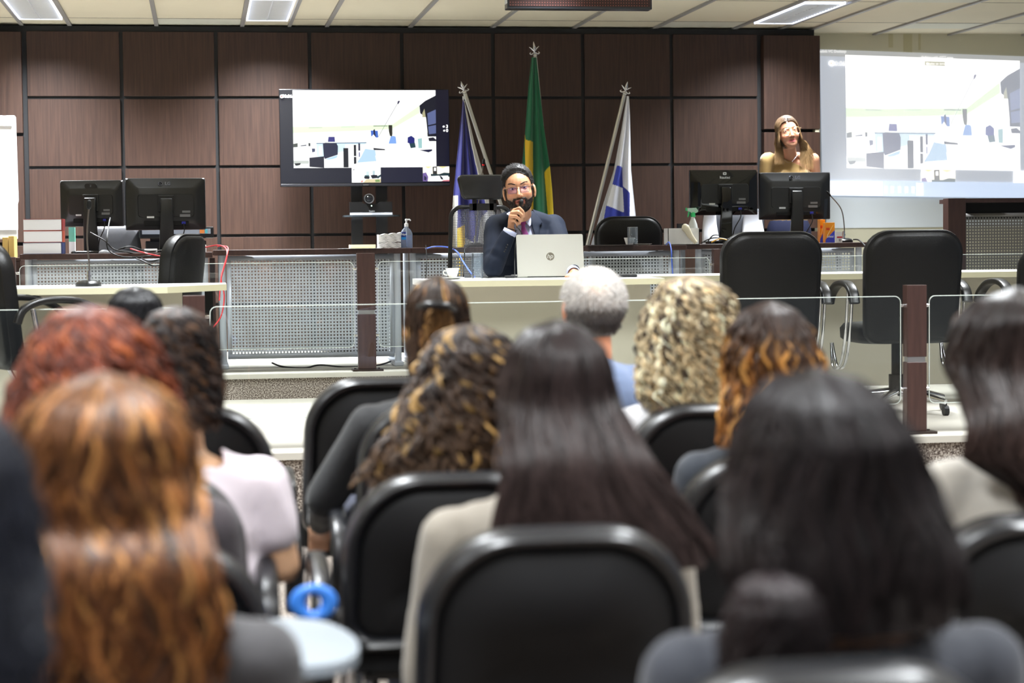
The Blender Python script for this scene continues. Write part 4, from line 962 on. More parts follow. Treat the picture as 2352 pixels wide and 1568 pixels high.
def spray():
    Y = 13.0; r = at(1592, Y, CT); t = thing('spray_bottle', r, 'white spray bottle with green trigger head', 'bottle'); s = scale_at(1592, Y); zt = (P(1592, 477, Y).z-CT)
    z = lambda py: P(1592, py, Y).z-CT
    MB().lathe([(.034, 0), (.036, .006), (.036, z(530)), (.028, z(515)), (.014, z(502)), (.012, z(497))], n=28).build('bottle_body', mat('frosted_plastic', (222,228,228), .4), t, smooth=50)
    MB().lathe([(.0165, z(498)), (.0165, z(489)), (.013, z(487))], n=20).build('collar', mat('green_plastic', (60,200,120), .35), t, smooth=40)
    MB().prism([(-.04, z(478)), (-.038, z(484)), (-.016, z(487)), (-.012, z(489)), (.018, z(489)), (.03, z(487)), (.034, z(484)), (.02, z(477))], 1, -.012, .012).build('trigger_head', mat('pale_green_plastic', (190,226,208), .3), t)
    MB().prism([(-.03, z(485)), (-.022, z(486)), (-.026, z(494)), (-.034, z(499)), (-.036, z(497))], 1, -.006, .006).box((-.048, -.007, z(484)), (-.04, .007, z(477))).build('trigger', mat('green_plastic', (60,200,120), .35), t)
spray()
# chair wrapped with white cloths and grey board behind monitor
def draped(pxl, pxr, pyt, pyb, Y, label):
    x0, x1 = PX(pxl, Y), PX(pxr, Y); z1, z0 = P(pxl, pyt, Y).z, P(pxl, pyb, Y).z
    R = []
    for k in range(14):
        tt = k/13; z = z1+(z0-z1)*tt; ww = (x1-x0)/2*(.72+.28*min(1, tt*1.6)); ring = []
        for q_ in range(28):
            a_ = q_*2*pi/28; rr = 1+.05*sin(a_*7+tt*2)*tt
            ring.append(((x0+x1)/2+ww*rr*(abs(cos(a_))**.7*(1 if cos(a_) > 0 else -1)), Y+.03*rr*sin(a_)+.01*sin(tt*6), z))
        R.append(ring)
    tag(MB().rings(R).build('white_cloth', mat('white_fabric', (236,238,246), .85, bump=.1, bscale=30), smooth=60), label, 'cloth')
draped(1613, 1650, 491, 575, 13.8, 'white cloth hanging left of the monitor column behind the right desk')
draped(1704, 1756, 487, 572, 13.8, 'white cloth hanging between the two right monitors')
t = thing('office_chair', at(1684, 13.9, T2), 'grey chair with white cloths behind the glossy monitor', 'chair')
zt = P(1684, 480, 13.9).z-T2
MB().rings(loft_back(.44, .44, zt-.5, .04, .05, -.06, -.02), M=Matrix.Translation((0, 0, .5))).build('backrest', mat('grey_plastic', (72,74,80), .5), t, smooth=180)
MB().rings([[(p[0]*s_, p[1]*s_+.12, z) for p in rrect(.44, .42, .08, 5)] for z, s_ in ((.4, .9), (.44, 1), (.47, .92))]).build('seat', mat('grey_plastic', (72,74,80), .5), t, smooth=60)
for sx in (-1, 1):
    for yy in (-.05, .3): MB().cyl((sx*.18, yy, 0), (sx*.18, yy, .41), .012, 10).build('leg', M_chrome, t)
# pen boxes etc
def penbox(pa, pb, pt, Y, rz, label, txt=True):
    x0, x1 = PX(pa, Y), PX(pb, Y); w = x1-x0; h = P(pa, pt, Y).z-CT
    t = thing('pen_box', ((x0+x1)/2, Y+.03, CT+.003), label, 'box', rz=rz, group='pen cartons')
    MB().box((-w/2, -.025, 0), (w/2, .03, h), bev=.001).build('carton_body', mat('pen_orange', (240,150,20), .45), t)
    MB().prism([(-w/2, h*.0), (w/2, 0), (w/2, h*.62), (-w/2+.002, h*.16)], 1, -.0262, -.0252).build('blue_field', mat('pen_blue', (60,70,200), .45), t)
    MB().prism([(-w*.35, h*.35), (-w*.28, h*.33), (w*.3, h*.84), (w*.34, h*.9)], 1, -.0272, -.0263).build('pen_picture', mat('pale_yellow', (250,230,160), .5), t)
    if txt: text('cristal', .02, (0, -.0272, h*.3), M_white, t, bold=.0003)
    MB().box((-w*.42, -.0272, h*.62), (-w*.05, -.0263, h*.74)).build('red_field', mat('red_field', (220,70,30), .5), t)
penbox(1884, 1896, 505, 13.2, radians(0), 'orange pen carton, left of the two behind the monitor', False)
penbox(1896.5, 1918, 512, 13.12, 0, 'orange and blue pen carton, right of the two beside the microphone')
t = thing('small_carton', at(1927.5, 13.1, CT+.003), 'small white carton with red band next to the pen cartons', 'box')
h = P(1927, 533, 13.1).z-CT
MB().box((-.0185, -.01, 0), (.0185, .012, h)).build('carton_body', M_white, t); MB().box((-.0187, -.0108, h*.42), (.0187, -.0102, h*.56)).build('red_band', mat('red_band', (200,40,50), .5), t)
MB().box((-.005, -.0108, h*.1), (.008, -.0102, h*.34)).build('barcode', mat('grey_print', (150,150,155), .6), t)
q = P(1890, 505, 13.15)
tag(MB().prism([(PX(1892, 13.2), CT+.004), (PX(1897, 13.2), CT+.004), (PX(1906, 13.2), P(1906, 457, 13.2).z), (PX(1898, 13.2), P(1898, 457, 13.2).z)], 1, 13.235, 13.238).build('clear_ruler', glass_mat('ruler_plastic', (190,196,200), 1.5, 2)), 'clear plastic ruler standing behind the pen cartons', 'ruler')
# ------------------------------------------------------------------ cables
def cable(label, m, pts, r=.0035, name='cable', smooth=8):
    g = MB(); g.tube([Vector(p) for p in pts], r, 6, smooth=smooth); return tag(g.build(name, m, None, smooth=60), label, 'cable')
M_red = mat('red_cable', (205,60,66), .45); M_blue = mat('blue_cable', (80,110,215), .45); M_yel = mat('yellow_cable', (225,165,40), .45)
cable('red network cable looping over the desk edge and hanging down, left strand', M_red, [P(446, 571, 12.6), P(470, 568, 12.55), P(500, 563, 12.45), P(518, 570, 12.2), P(521, 590, 12.05), P(508, 640, 12.03), P(504, 690, 12.0)], .0042)
cable('red network cable hanging down to a low curved end, right strand', M_red, [P(500, 566, 12.5), P(514, 565, 12.4), P(524, 572, 12.15), P(515, 610, 12.05), P(508, 640, 12.0), P(515, 680, 12.0), P(508, 725, 12.0), P(486, 756, 12.0)], .0042)
cable('red cable lying along the left desk under the wide monitor', M_red, [P(300, 571, 12.45), P(330, 580, 12.3), P(362, 587, 12.2), P(380, 588, 12.3)], .0042)
cable('blue network cable dropping from the desk behind the water glass', M_blue, [P(978, 571, 12.5), P(1000, 566, 12.3), P(1030, 568, 12.1), P(1050, 578, 11.6), P(1062, 598, 11.2), P(1078, 622, 10.86), (PX(1090, 10.8), 10.8, TZ+.005)], .0045)
cable('blue cable hanging down the desk front beside the white box', M_blue, [P(1530, 562, 12.5), P(1537, 556, 12.4), P(1542, 575, 12.3), P(1543, 600, 12.3), P(1546, 640, 12.3)], .004)
cable('yellow cable arching on the right desk below the glossy monitor', M_yel, [P(1634, 556, 12.8), P(1650, 549, 12.8), P(1664, 549, 12.8), P(1678, 555, 12.8)], .004)
for k, (pp, Y) in enumerate((([(208, 534), (240, 552), (262, 572), (300, 580), (350, 587)], 12.5), ([(253, 500), (246, 545), (250, 575), (285, 590), (340, 588), (380, 580)], 12.4), ([(300, 588), (330, 600), (350, 610), (368, 608)], 12.15), ([(280, 570), (330, 573), (378, 576), (440, 575)], 12.6), ([(266, 575), (300, 566), (340, 577), (400, 571)], 12.55), ([(320, 590), (345, 600), (385, 590), (420, 578)], 12.2))):
    cable(['black cable running from the left monitor column across the desk', 'black cable looping down below the left monitor', 'black cable dangling in front of the left perforated panel', 'black cable lying at the back of the left desk', 'black cable winding beside the mouse on the left desk', 'black cable drooping over the left desk edge'][k], M_cable, [P(x, y, Y if 0 < i < len(pp)-1 else 12.6) for i, (x, y) in enumerate(pp)], .0045)
for k, pp in enumerate(([(1610, 558), (1640, 546), (1680, 552), (1700, 560)], [(1615, 556), (1650, 553), (1690, 548), (1720, 551)], [(1660, 560), (1672, 548), (1690, 556)], [(1625, 556), (1637, 541), (1652, 540)])):
    cable(['black cable bundle strand at front of the right desk', 'black cable strand curving toward the big armchair', 'short black cable loop crossing the yellow cable', 'thin black cable loop beside the monitor column'][k], M_cable, [P(x, y, 12.85) for x, y in pp], .004)
cable('black microphone cable dropping past the right end of the desk', M_cable, [P(1960, 550, 13.0), P(1972, 551, 12.95), P(1985, 562, 12.7), P(1998, 580, 12.5), P(2006, 600, 12.4)], .005)
cable('thin black cable from the desk microphone down to the white table', M_cable, [P(1076, 566, 12.7), P(1068, 572, 12.3), P(1066, 600, 11.5), P(1064, 634, 10.95)], .0035)
cable('thin dark cable hanging down the middle perforated panel', M_cable, [P(978, 563, 12.35), P(980, 590, 12.3), P(979, 625, 12.25), P(977, 660, 12.25)], .003)
cable('black cable lying on the floor behind the single rail post', M_cable, [P(625, 833, 12.75), P(650, 842, 12.6), P(700, 845, 12.5), P(735, 838, 12.55), P(800, 843, 12.5), P(870, 838, 12.6), P(905, 826, 12.8)], .006)
cable('dark cable lying on the white table between glass and laptop', M_cable, [(PX(1108, 10.7), 10.7, TZ+.004), (PX(1125, 10.6), 10.6, TZ+.004), (PX(1145, 10.72), 10.72, TZ+.004), (PX(1165, 10.62), 10.62, TZ+.004), (PX(1186, 10.7), 10.7, TZ+.004)], .0035)
cable('coil of black cable on the platform edge behind the large rail post', M_cable, [P(1965+22*cos(a_*.7)+a_, 816+5*sin(a_*.7), 12.3) for a_ in range(0, 28)], .005, smooth=2)
t = thing('adapter', (PX(1172, 10.6), 10.6, TZ), 'small black adapter lying beside the laptop corner', 'adapter'); MB().box((-.03, -.015, 0), (.02, .015, .014), bev=.003).box((.02, -.008, .002), (.035, .008, .01)).build('adapter_body', M_black, t)
t = thing('computer_mouse', at(240, 12.62, ZA), 'grey computer mouse near the base of the left monitor', 'mouse'); MB().ball((0, 0, .0), (.035, .025, .022), 16).build('shell', mat('mouse_grey', (150,152,158), .3), t, smooth=180)
t = thing('white_carton', at(467, 12.62, ZA), 'small white box on the left desk beside the red cable', 'box'); MB().box((-.015, -.02, 0), (.02, .02, .045), bev=.001).build('carton_body', M_white, t)
# ------------------------------------------------------------------ bodies
def V3(*a): return Vector(a)
def capsule(mb, a, b, ra, rb=None, n=14):
    a, b = Vector(a), Vector(b); rb = ra if rb is None else rb; d = (b-a)
    L = d.length; d = d/L if L > 1e-6 else Vector((0, 0, 1)); pts = []; rr = []
    for k in range(6): t = k/6*pi/2; pts.append(a-d*ra*cos(t)); rr.append(max(.0006, ra*sin(t)))
    pts += [a, b]; rr += [ra, rb]
    for k in range(1, 7): t = k/6*pi/2; pts.append(b+d*rb*sin(t)); rr.append(max(.0006, rb*cos(t)))
    mb.tube(pts, rr, n); return mb
def remesh(mb, voxel, smooth=4, post=None):
    me = mb.mesh('tmp'); o = bpy.data.objects.new('tmp', me); COL.objects.link(o)
    m = o.modifiers.new('r', 'REMESH'); m.mode = 'VOXEL'; m.voxel_size = voxel; m.adaptivity = 0
    if smooth: s = o.modifiers.new('s', 'SMOOTH'); s.iterations = smooth; s.factor = .5
    dg = bpy.context.evaluated_depsgraph_get(); out = bpy.data.meshes.new_from_object(o.evaluated_get(dg))
    bpy.data.objects.remove(o); bpy.data.meshes.remove(me)
    out.shade_smooth(); return out
SKIN = mat('skin', (220,170,140), .48, attr='Col', spec=.4); SKIN.node_tree.nodes['Principled BSDF'].inputs['Subsurface Weight'].default_value = .08
SKIN.node_tree.nodes['Principled BSDF'].inputs['Subsurface Radius'].default_value = (.012, .005, .003)
HAIRM = mat('hair', (40,30,26), .4, attr='Col', spec=.32)
HAIRC = mat('curly_hair', (40,30,26), .55, attr='Col', spec=.4)
def xf(Mx, p): return Mx @ Vector(p)
def head_pieces(g, Mh, wide=1.0, ears=True):
    def ell(c, r, n=24):
        q = bmesh.ops.create_uvsphere(g.bm, u_segments=n, v_segments=n//2+2, radius=1)
        for v in q['verts']: v.co = Mh @ (Vector((v.co.x*r[0], v.co.y*r[1], v.co.z*r[2]))+Vector(c))
    ell((0, -.02, .032), (.076*wide, .095, .087)); ell((0, .013, -.018), (.067*wide, .066, .075)); ell((0, .022, -.064), (.05*wide, .055, .046))
    for sx in (-1, 1):
        ell((sx*.04*wide, .038, -.022), (.026, .03, .028), 14)
        if ears: ell((sx*.079*wide, -.012, -.004), (.008, .019, .032), 12); ell((sx*.076*wide, -.006, -.03), (.008, .01, .014), 10)
        ell((sx*.012, .086, -.027), (.0085, .01, .008), 10)
    capsule(g, xf(Mh, (0, .07, .018)), xf(Mh, (0, .095, -.022)), .0075, .012, 10)
def face_detail(me, Mh, skin, lip, wide=1.0, stubble=None, mouth_open=0, brow=None):
    V = getco(me).astype(np.float64); Mi = np.array(Mh.inverted()); Lc = V@Mi[:3, :3].T+Mi[:3, 3]
    x, y, z = Lc.T; front = np.clip((y-.02)/.03, 0, 1)
    g = lambda cx, cz, sx, sz: np.exp(-((x-cx)/sx)**2-((z-cz)/sz)**2)
    d = np.zeros(len(V))
    for s in (-1, 1):
        d -= .010*g(s*.032, .017, .017, .011); d += .003*g(s*.03, .037, .02, .007); d -= .003*g(s*.014, .02, .007, .02); d -= .003*g(s*.028, -.05, .012, .022)
    d += .0045*g(0, -.0505, .02, .0045)+.005*g(0, -.0635, .017, .0055)-.006*g(0, -.0572, .02, .0028+mouth_open)-.003*g(0, -.074, .02, .006)+.004*g(0, -.095, .018, .014)-.0025*g(0, -.04, .004, .006)
    Lc[:, 1] += d*front*(np.abs(x) < .07)
    Mf = np.array(Mh); V2 = Lc@Mf[:3, :3].T+Mf[:3, 3]
    inhead = (z > -.14) & (np.abs(x) < .1) & (np.abs(y) < .13)
    V[inhead] = V2[inhead]; setco(me, V)
    C = np.tile(np.array(srgb(*skin)), (len(V), 1)); fr = (front > .2)
    def blend(w, c):
        nonlocal C
        w = (w*fr*inhead)[:, None]; C = C*(1-w)+np.array(srgb(*c))*w
    for s in (-1, 1): blend(.35*g(s*.045, -.02, .022, .02), (skin[0], skin[1]-38, skin[2]-36)); blend(.4*g(s*.032, .013, .02, .013), (skin[0]-50, skin[1]-56, skin[2]-50))
    blend(.3*g(0, -.022, .012, .012), (skin[0], skin[1]-40, skin[2]-40))
    if stubble: blend(.65*np.clip((-z-.03)/.02, 0, 1)*(np.abs(z) < .14), stubble)
    blend(np.clip(1.6*np.exp(-(x/.024)**4-((z+.057)/(.0095))**4), 0, 1)*(y > .06), lip)
    if mouth_open: blend(np.clip(1.8*np.exp(-(x/.016)**4-((z+.0575)/.003)**4), 0, 1), (60,24,22))
    for s in (-1, 1): blend(.8*g(s*.009, -.033, .0045, .003), (90,40,32))
    if brow:
        for s in (-1, 1): blend(np.clip(1.5*np.exp(-((x-s*.032)/.019)**4-((z-.037+.1*np.abs(x-s*.03))/.0042)**2), 0, 1), brow)
    setcol(me, C)
    return Lc
def eyes(Mh, t, iris=(60,38,26), look=(0, 1, -.05), skin=(200,150,120)):
    L = Vector(look).normalized()
    for s in (-1, 1):
        c = Vector((s*.0325, .0525, .0165)); bm = bmesh.new(); bmesh.ops.create_uvsphere(bm, u_segments=32, v_segments=24, radius=.0125)
        cols = []
        for v in bm.verts:
            a = v.co.normalized().angle(L); cols.append(srgb(18,14,14) if a < .2 else (srgb(*iris) if a < .46 else srgb(222,214,208))); v.co = Mh @ (v.co+c)
        me = bpy.data.meshes.new('e'); bm.to_mesh(me); bm.free(); setcol(me, cols); me.shade_smooth()
        link('eye', me, mat('eye', (230,230,230), .08, attr='Col'), t)
        # lids: parts of a slightly larger ball
        V = []; Fc = []; n = 20
        for (z0, z1) in ((.0036, .0138), (-.0138, -.0056)):
            k0 = len(V)
            for j in range(6):
                zz = z0+(z1-z0)*j/5
                for i in range(n+1):
                    a = -1.35+2.7*i/n; zed = zz if (j if z0 > 0 else 5-j) else zz-(abs(a)/1.35)**2*.0028*(1 if z0 > 0 else -1)
                    R = .0139; rr = sqrt(max(0, R*R-zed*zed)); V.append(Mh @ (c+Vector((rr*sin(a), rr*cos(a), zed))))
            for j in range(5):
                for i in range(n): a_ = k0+j*(n+1)+i; Fc.append((a_, a_+1, a_+n+2, a_+n+1))
        me = npmesh('l', [tuple(v) for v in V], Fc); me.shade_smooth(); setcol(me, np.tile(srgb(*skin), (len(V), 1)))
        o = link('eyelids', me, SKIN, t); so = o.modifiers.new('s', 'SOLIDIFY'); so.thickness = .0012
def shell(me, Lc, thick, col, name, t, m=HAIRC, rough=.0, seed=0):
    """hair layer hugging the skin where thick(x,y,z)>0"""
    V = getco(me).astype(np.float64); N = np.empty(len(V)*3, np.float32); me.vertex_normals.foreach_get('vector', N) if hasattr(me, 'vertex_normals') else me.vertices.foreach_get('normal', N)
    N = N.reshape(-1, 3); th = thick(*Lc.T); keep = th > 0
    Fl = [list(p.vertices) for p in me.polygons]; sel = [f for f in Fl if all(keep[i] for i in f)]
    ids = sorted({i for f in sel for i in f}); mp = {i: k for k, i in enumerate(ids)}
    rg = np.random.default_rng(seed); nz = rg.normal(0, rough, len(V))
    VV = V+N*(np.minimum(th, .06)+nz*(th > .002))[:, None]
    bm = bmesh.new(); vs = [bm.verts.new(VV[i]) for i in ids]
    for f in sel: bm.faces.new([vs[mp[i]] for i in f])
    out = bpy.data.meshes.new(name); bm.to_mesh(out); bm.free(); out.shade_smooth()
    c0 = np.array(srgb(*col)); cc = c0*(1+rg.uniform(-.3, .3, (len(ids), 1))); setcol(out, np.clip(cc, 0, 1))
    return out, [(Vector(VV[i]), Vector(N[i]), th[i]) for i in ids]
def tubes(paths, rad, cols, K=3):
    """paths (N,S,3) rad (N,S) cols (N,S,3) -> mesh of tapered locks"""
    N, S_, _ = paths.shape
    T = np.gradient(paths, axis=1); T /= np.linalg.norm(T, axis=2, keepdims=True)+1e-9
    ref = np.zeros_like(T); ref[..., 1] = -1; ref += .001
    U = np.cross(T, ref); U /= np.linalg.norm(U, axis=2, keepdims=True)+1e-9; Wv = np.cross(T, U)
    V = np.empty((N, S_, K, 3))
    for k in range(K):
        a = 2*pi*k/K+.3; V[:, :, k] = paths+(U*cos(a)+Wv*sin(a))*rad[..., None]
    idx = np.arange(N*S_*K).reshape(N, S_, K)
    Fc = np.stack([idx[:, :-1, :], np.roll(idx, -1, 2)[:, :-1, :], np.roll(idx, -1, 2)[:, 1:, :], idx[:, 1:, :]], -1).reshape(-1, 4)
    C = np.repeat(cols[:, :, None, :], K, 2).reshape(-1, 3)
    return V.reshape(-1, 3), Fc, C
def join_np(parts):
    Vs, Fs, Cs = [], [], []; k = 0
    for V, Fc, C in parts: Vs.append(V); Fs.append(np.asarray(Fc)+k); Cs.append(C); k += len(V)
    return np.vstack(Vs), np.vstack(Fs), np.vstack(Cs)
def short_tufts(samples, n, ln, rad, col, sd=0, lift=.35, down=(0, 0, -1), var=.4):
    rg = random.Random(sd); paths = []; cols = []
    for _ in range(n):
        p, nn, th = rg.choice(samples)
        d = (Vector(down)+nn*lift+Vector((rg.gauss(0, .25), rg.gauss(0, .25), rg.gauss(0, .25)))).normalized(); L = ln*rg.uniform(.6, 1.3)
        q = [p-nn*.002, p+d*L*.5+nn*.0015, p+d*L-nn*.001]; paths.append([tuple(v) for v in q]); k = 1+rg.uniform(-var, var*1.6); cols.append([[min(1, c*k) for c in srgb(*col)]]*3)
    paths = np.array(paths); r = np.tile(np.array([1, .8, .1])*rad, (n, 1)); return tubes(paths, r, np.array(cols))
def add_hair_mesh(name, parts, t, m=HAIRM):
    V, Fc, C = join_np(parts); me = npmesh(name, V, Fc); setcol(me, C); me.shade_smooth(); return link(name, me, m, t)
def long_hair(t, off, rows, Y, n=1400, seg=20, rad=.0022, root=(30,24,22), tip=None, streak=None, streak_p=.2, curl=0, freq=0, wob=.012, wf=3, face=.95, hd_top=.115, y_tail=-.07, hd_tail=.05, zneck=None, seed=1, name='hair', m=None, loose=.06, jag=.05, clump=1, tip_pow=1.2, pinch=None, cap=(.95), m_lo=.9, frontz=None, streak_from=0.0, flat=1.0, zend_front=None):
    """rows: (py, pxl, pxr) silhouette of the hair at depth Y. Locks run from the crown down this volume."""
    rg = np.random.default_rng(seed); off = Vector(off)
    zs = []; cx = []; hw = []
    for py, a, b in rows:
        A, B = P(a, py, Y), P(b, py, Y); zs.append((A.z+B.z)/2-off.z); cx.append((A.x+B.x)/2-off.x); hw.append(max(.012, (B.x-A.x)/2-rad-curl*.8-.003))
    zs = np.array(zs); cx = np.array(cx); hw = np.array(hw)
    ztop = zs[0]+hw[0]*.28; zs = np.r_[ztop, zs]; cx = np.r_[cx[0], cx]; hw = np.r_[.002, hw]
    wmax = hw.max(); o = np.argsort(zs); Zs, Cx, Hw = zs[o], cx[o], hw[o]
    yc0 = Y-off.y; zh = ztop-.125; zneck = zneck if zneck is not None else ztop-.26
    zp = P(1176, pinch[0], Y).z-off.z if pinch else None
    def prof(z):
        c = np.interp(z, Zs, Cx); w = np.interp(z, Zs, Hw)
        k = np.clip((zh-z)/(zh-zneck+1e-6), 0, 1); k = k*k*(3-2*k)
        hd = np.minimum(w*1.25, hd_top)*(1-k)+np.minimum(hd_tail, w)*k; cy = yc0-.005*(1-k)+(y_tail)*k
        if zp is not None: e = pinch[1]*np.exp(-((z-zp)/.022)**2); hd = hd*(1-e); w = w*(1-e*.12)
        return c, w, hd, cy
    # phi: 0 = right, pi/2 = front(+y), -pi/2 = back (towards the camera)
    def ok(phi): return np.abs(((phi-pi/2+pi) % (2*pi))-pi) > face
    phi = rg.uniform(-pi, pi, n*3); phi = phi[ok(phi)]; phi = phi[:(min(n, len(phi))//clump)*clump]; n = len(phi)
    K1 = lambda f, sh=1: (np.repeat(f((n//clump,)+((1,)*(sh-1))), clump, 0))
    phi = np.repeat(phi[:n//clump], clump)+rg.normal(0, .022 if clump > 1 else 0, n)
    s = np.linspace(0, 1, seg)
    zb = Zs[0]; zend = K1(lambda q: zb+np.abs(rg.normal(0, jag, q))+rg.uniform(0, jag, q))
    short = K1(lambda q: rg.random(q)) < .25; zend = np.where(short, K1(lambda q: zb+(ztop-zb)*rg.uniform(.05, .45, q)), zend)+rg.uniform(0, .01, n)
    if zend_front is not None: pass
    z = ztop-(ztop-zend)[:, None]*(s[None, :]**1.5)
    ph = phi[:, None]+wob*6*np.sin(s[None, :]*wf*2+K1(lambda q: rg.uniform(0, 6.3, q), 2))*s[None, :]*.5
    mm = K1(lambda q: rg.uniform(m_lo, 1.0, q), 2)+rg.normal(0, .008, (n, 1))+loose*np.maximum(0, K1(lambda q: rg.normal(0, .6, q), 2))*s[None, :]**2
    c, w, hd, cy = prof(z)
    X = c+mm*w*np.cos(ph)+wob*np.sin(s*wf*5+K1(lambda q: rg.uniform(0, 6.3, q), 2))*s; Yy = cy+mm*hd*np.sin(ph)*flat; Z = z.copy()
    if curl:
        a = freq*K1(lambda q: rg.uniform(.7, 1.3, q), 2)*2*pi*(ztop-z)/.1+K1(lambda q: rg.uniform(0, 6.3, q), 2)+rg.normal(0, .25, (n, 1)); ramp = np.clip(s*5, 0, 1)*K1(lambda q: rg.uniform(.6, 1.25, q), 2)
        X += curl*np.cos(a)*ramp; Yy += curl*np.sin(a)*ramp; Z += curl*.4*np.sin(a*.7)*ramp
    paths = np.stack([X, Yy, Z], -1); rr = rad*(1-.55*s[None, :]**3)*rg.uniform(.7, 1.3, (n, 1))
    rt = np.array(srgb(*root)); tp = np.array(srgb(*(tip or root))); cols = rt+(tp-rt)*(s[None, :, None]**tip_pow); cols = np.tile(cols, (n, 1, 1)) if cols.shape[0] == 1 else cols
    if streak:
        sk = np.array([srgb(*q) for q in streak]); pick = K1(lambda q: rg.integers(0, len(sk), q)); on = (K1(lambda q: rg.random(q)) < streak_p)[:, None, None]*np.clip((s[None, :, None]-streak_from)*4, 0, 1)
        cols = cols*(1-on)+sk[pick][:, None, :]*on
    cols = np.clip(cols*K1(lambda q: rg.uniform(.6, 1.4, q), 3)*rg.uniform(.85, 1.15, (n, 1, 1)), 0, 1)
    parts = [tubes(paths, rr, cols)]
    # inner volume
    NP, NZ = 48, 40; zz = ztop-.004-(ztop-zb-.02)*np.linspace(0, 1, NZ)**1.5; c, w, hd, cy = prof(zz); pp = np.linspace(-pi, pi, NP, endpoint=False)
    G = np.stack([c[:, None]+cap*w[:, None]*np.cos(pp), cy[:, None]+cap*hd[:, None]*np.sin(pp), np.tile(zz[:, None], (1, NP))], -1)
    Fc = []
    for j in range(NZ-1):
        for i in range(NP):
            i2 = (i+1) % NP
            if zz[j] < zh+.05 and not ok(np.array([pp[i]]))[0]: continue
            Fc.append((j*NP+i, j*NP+i2, (j+1)*NP+i2, (j+1)*NP+i))
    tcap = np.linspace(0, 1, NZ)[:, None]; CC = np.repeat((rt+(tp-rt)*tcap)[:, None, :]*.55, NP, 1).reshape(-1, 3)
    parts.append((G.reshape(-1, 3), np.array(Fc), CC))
    return add_hair_mesh(name, parts, t, m or (HAIRC if curl else HAIRM))
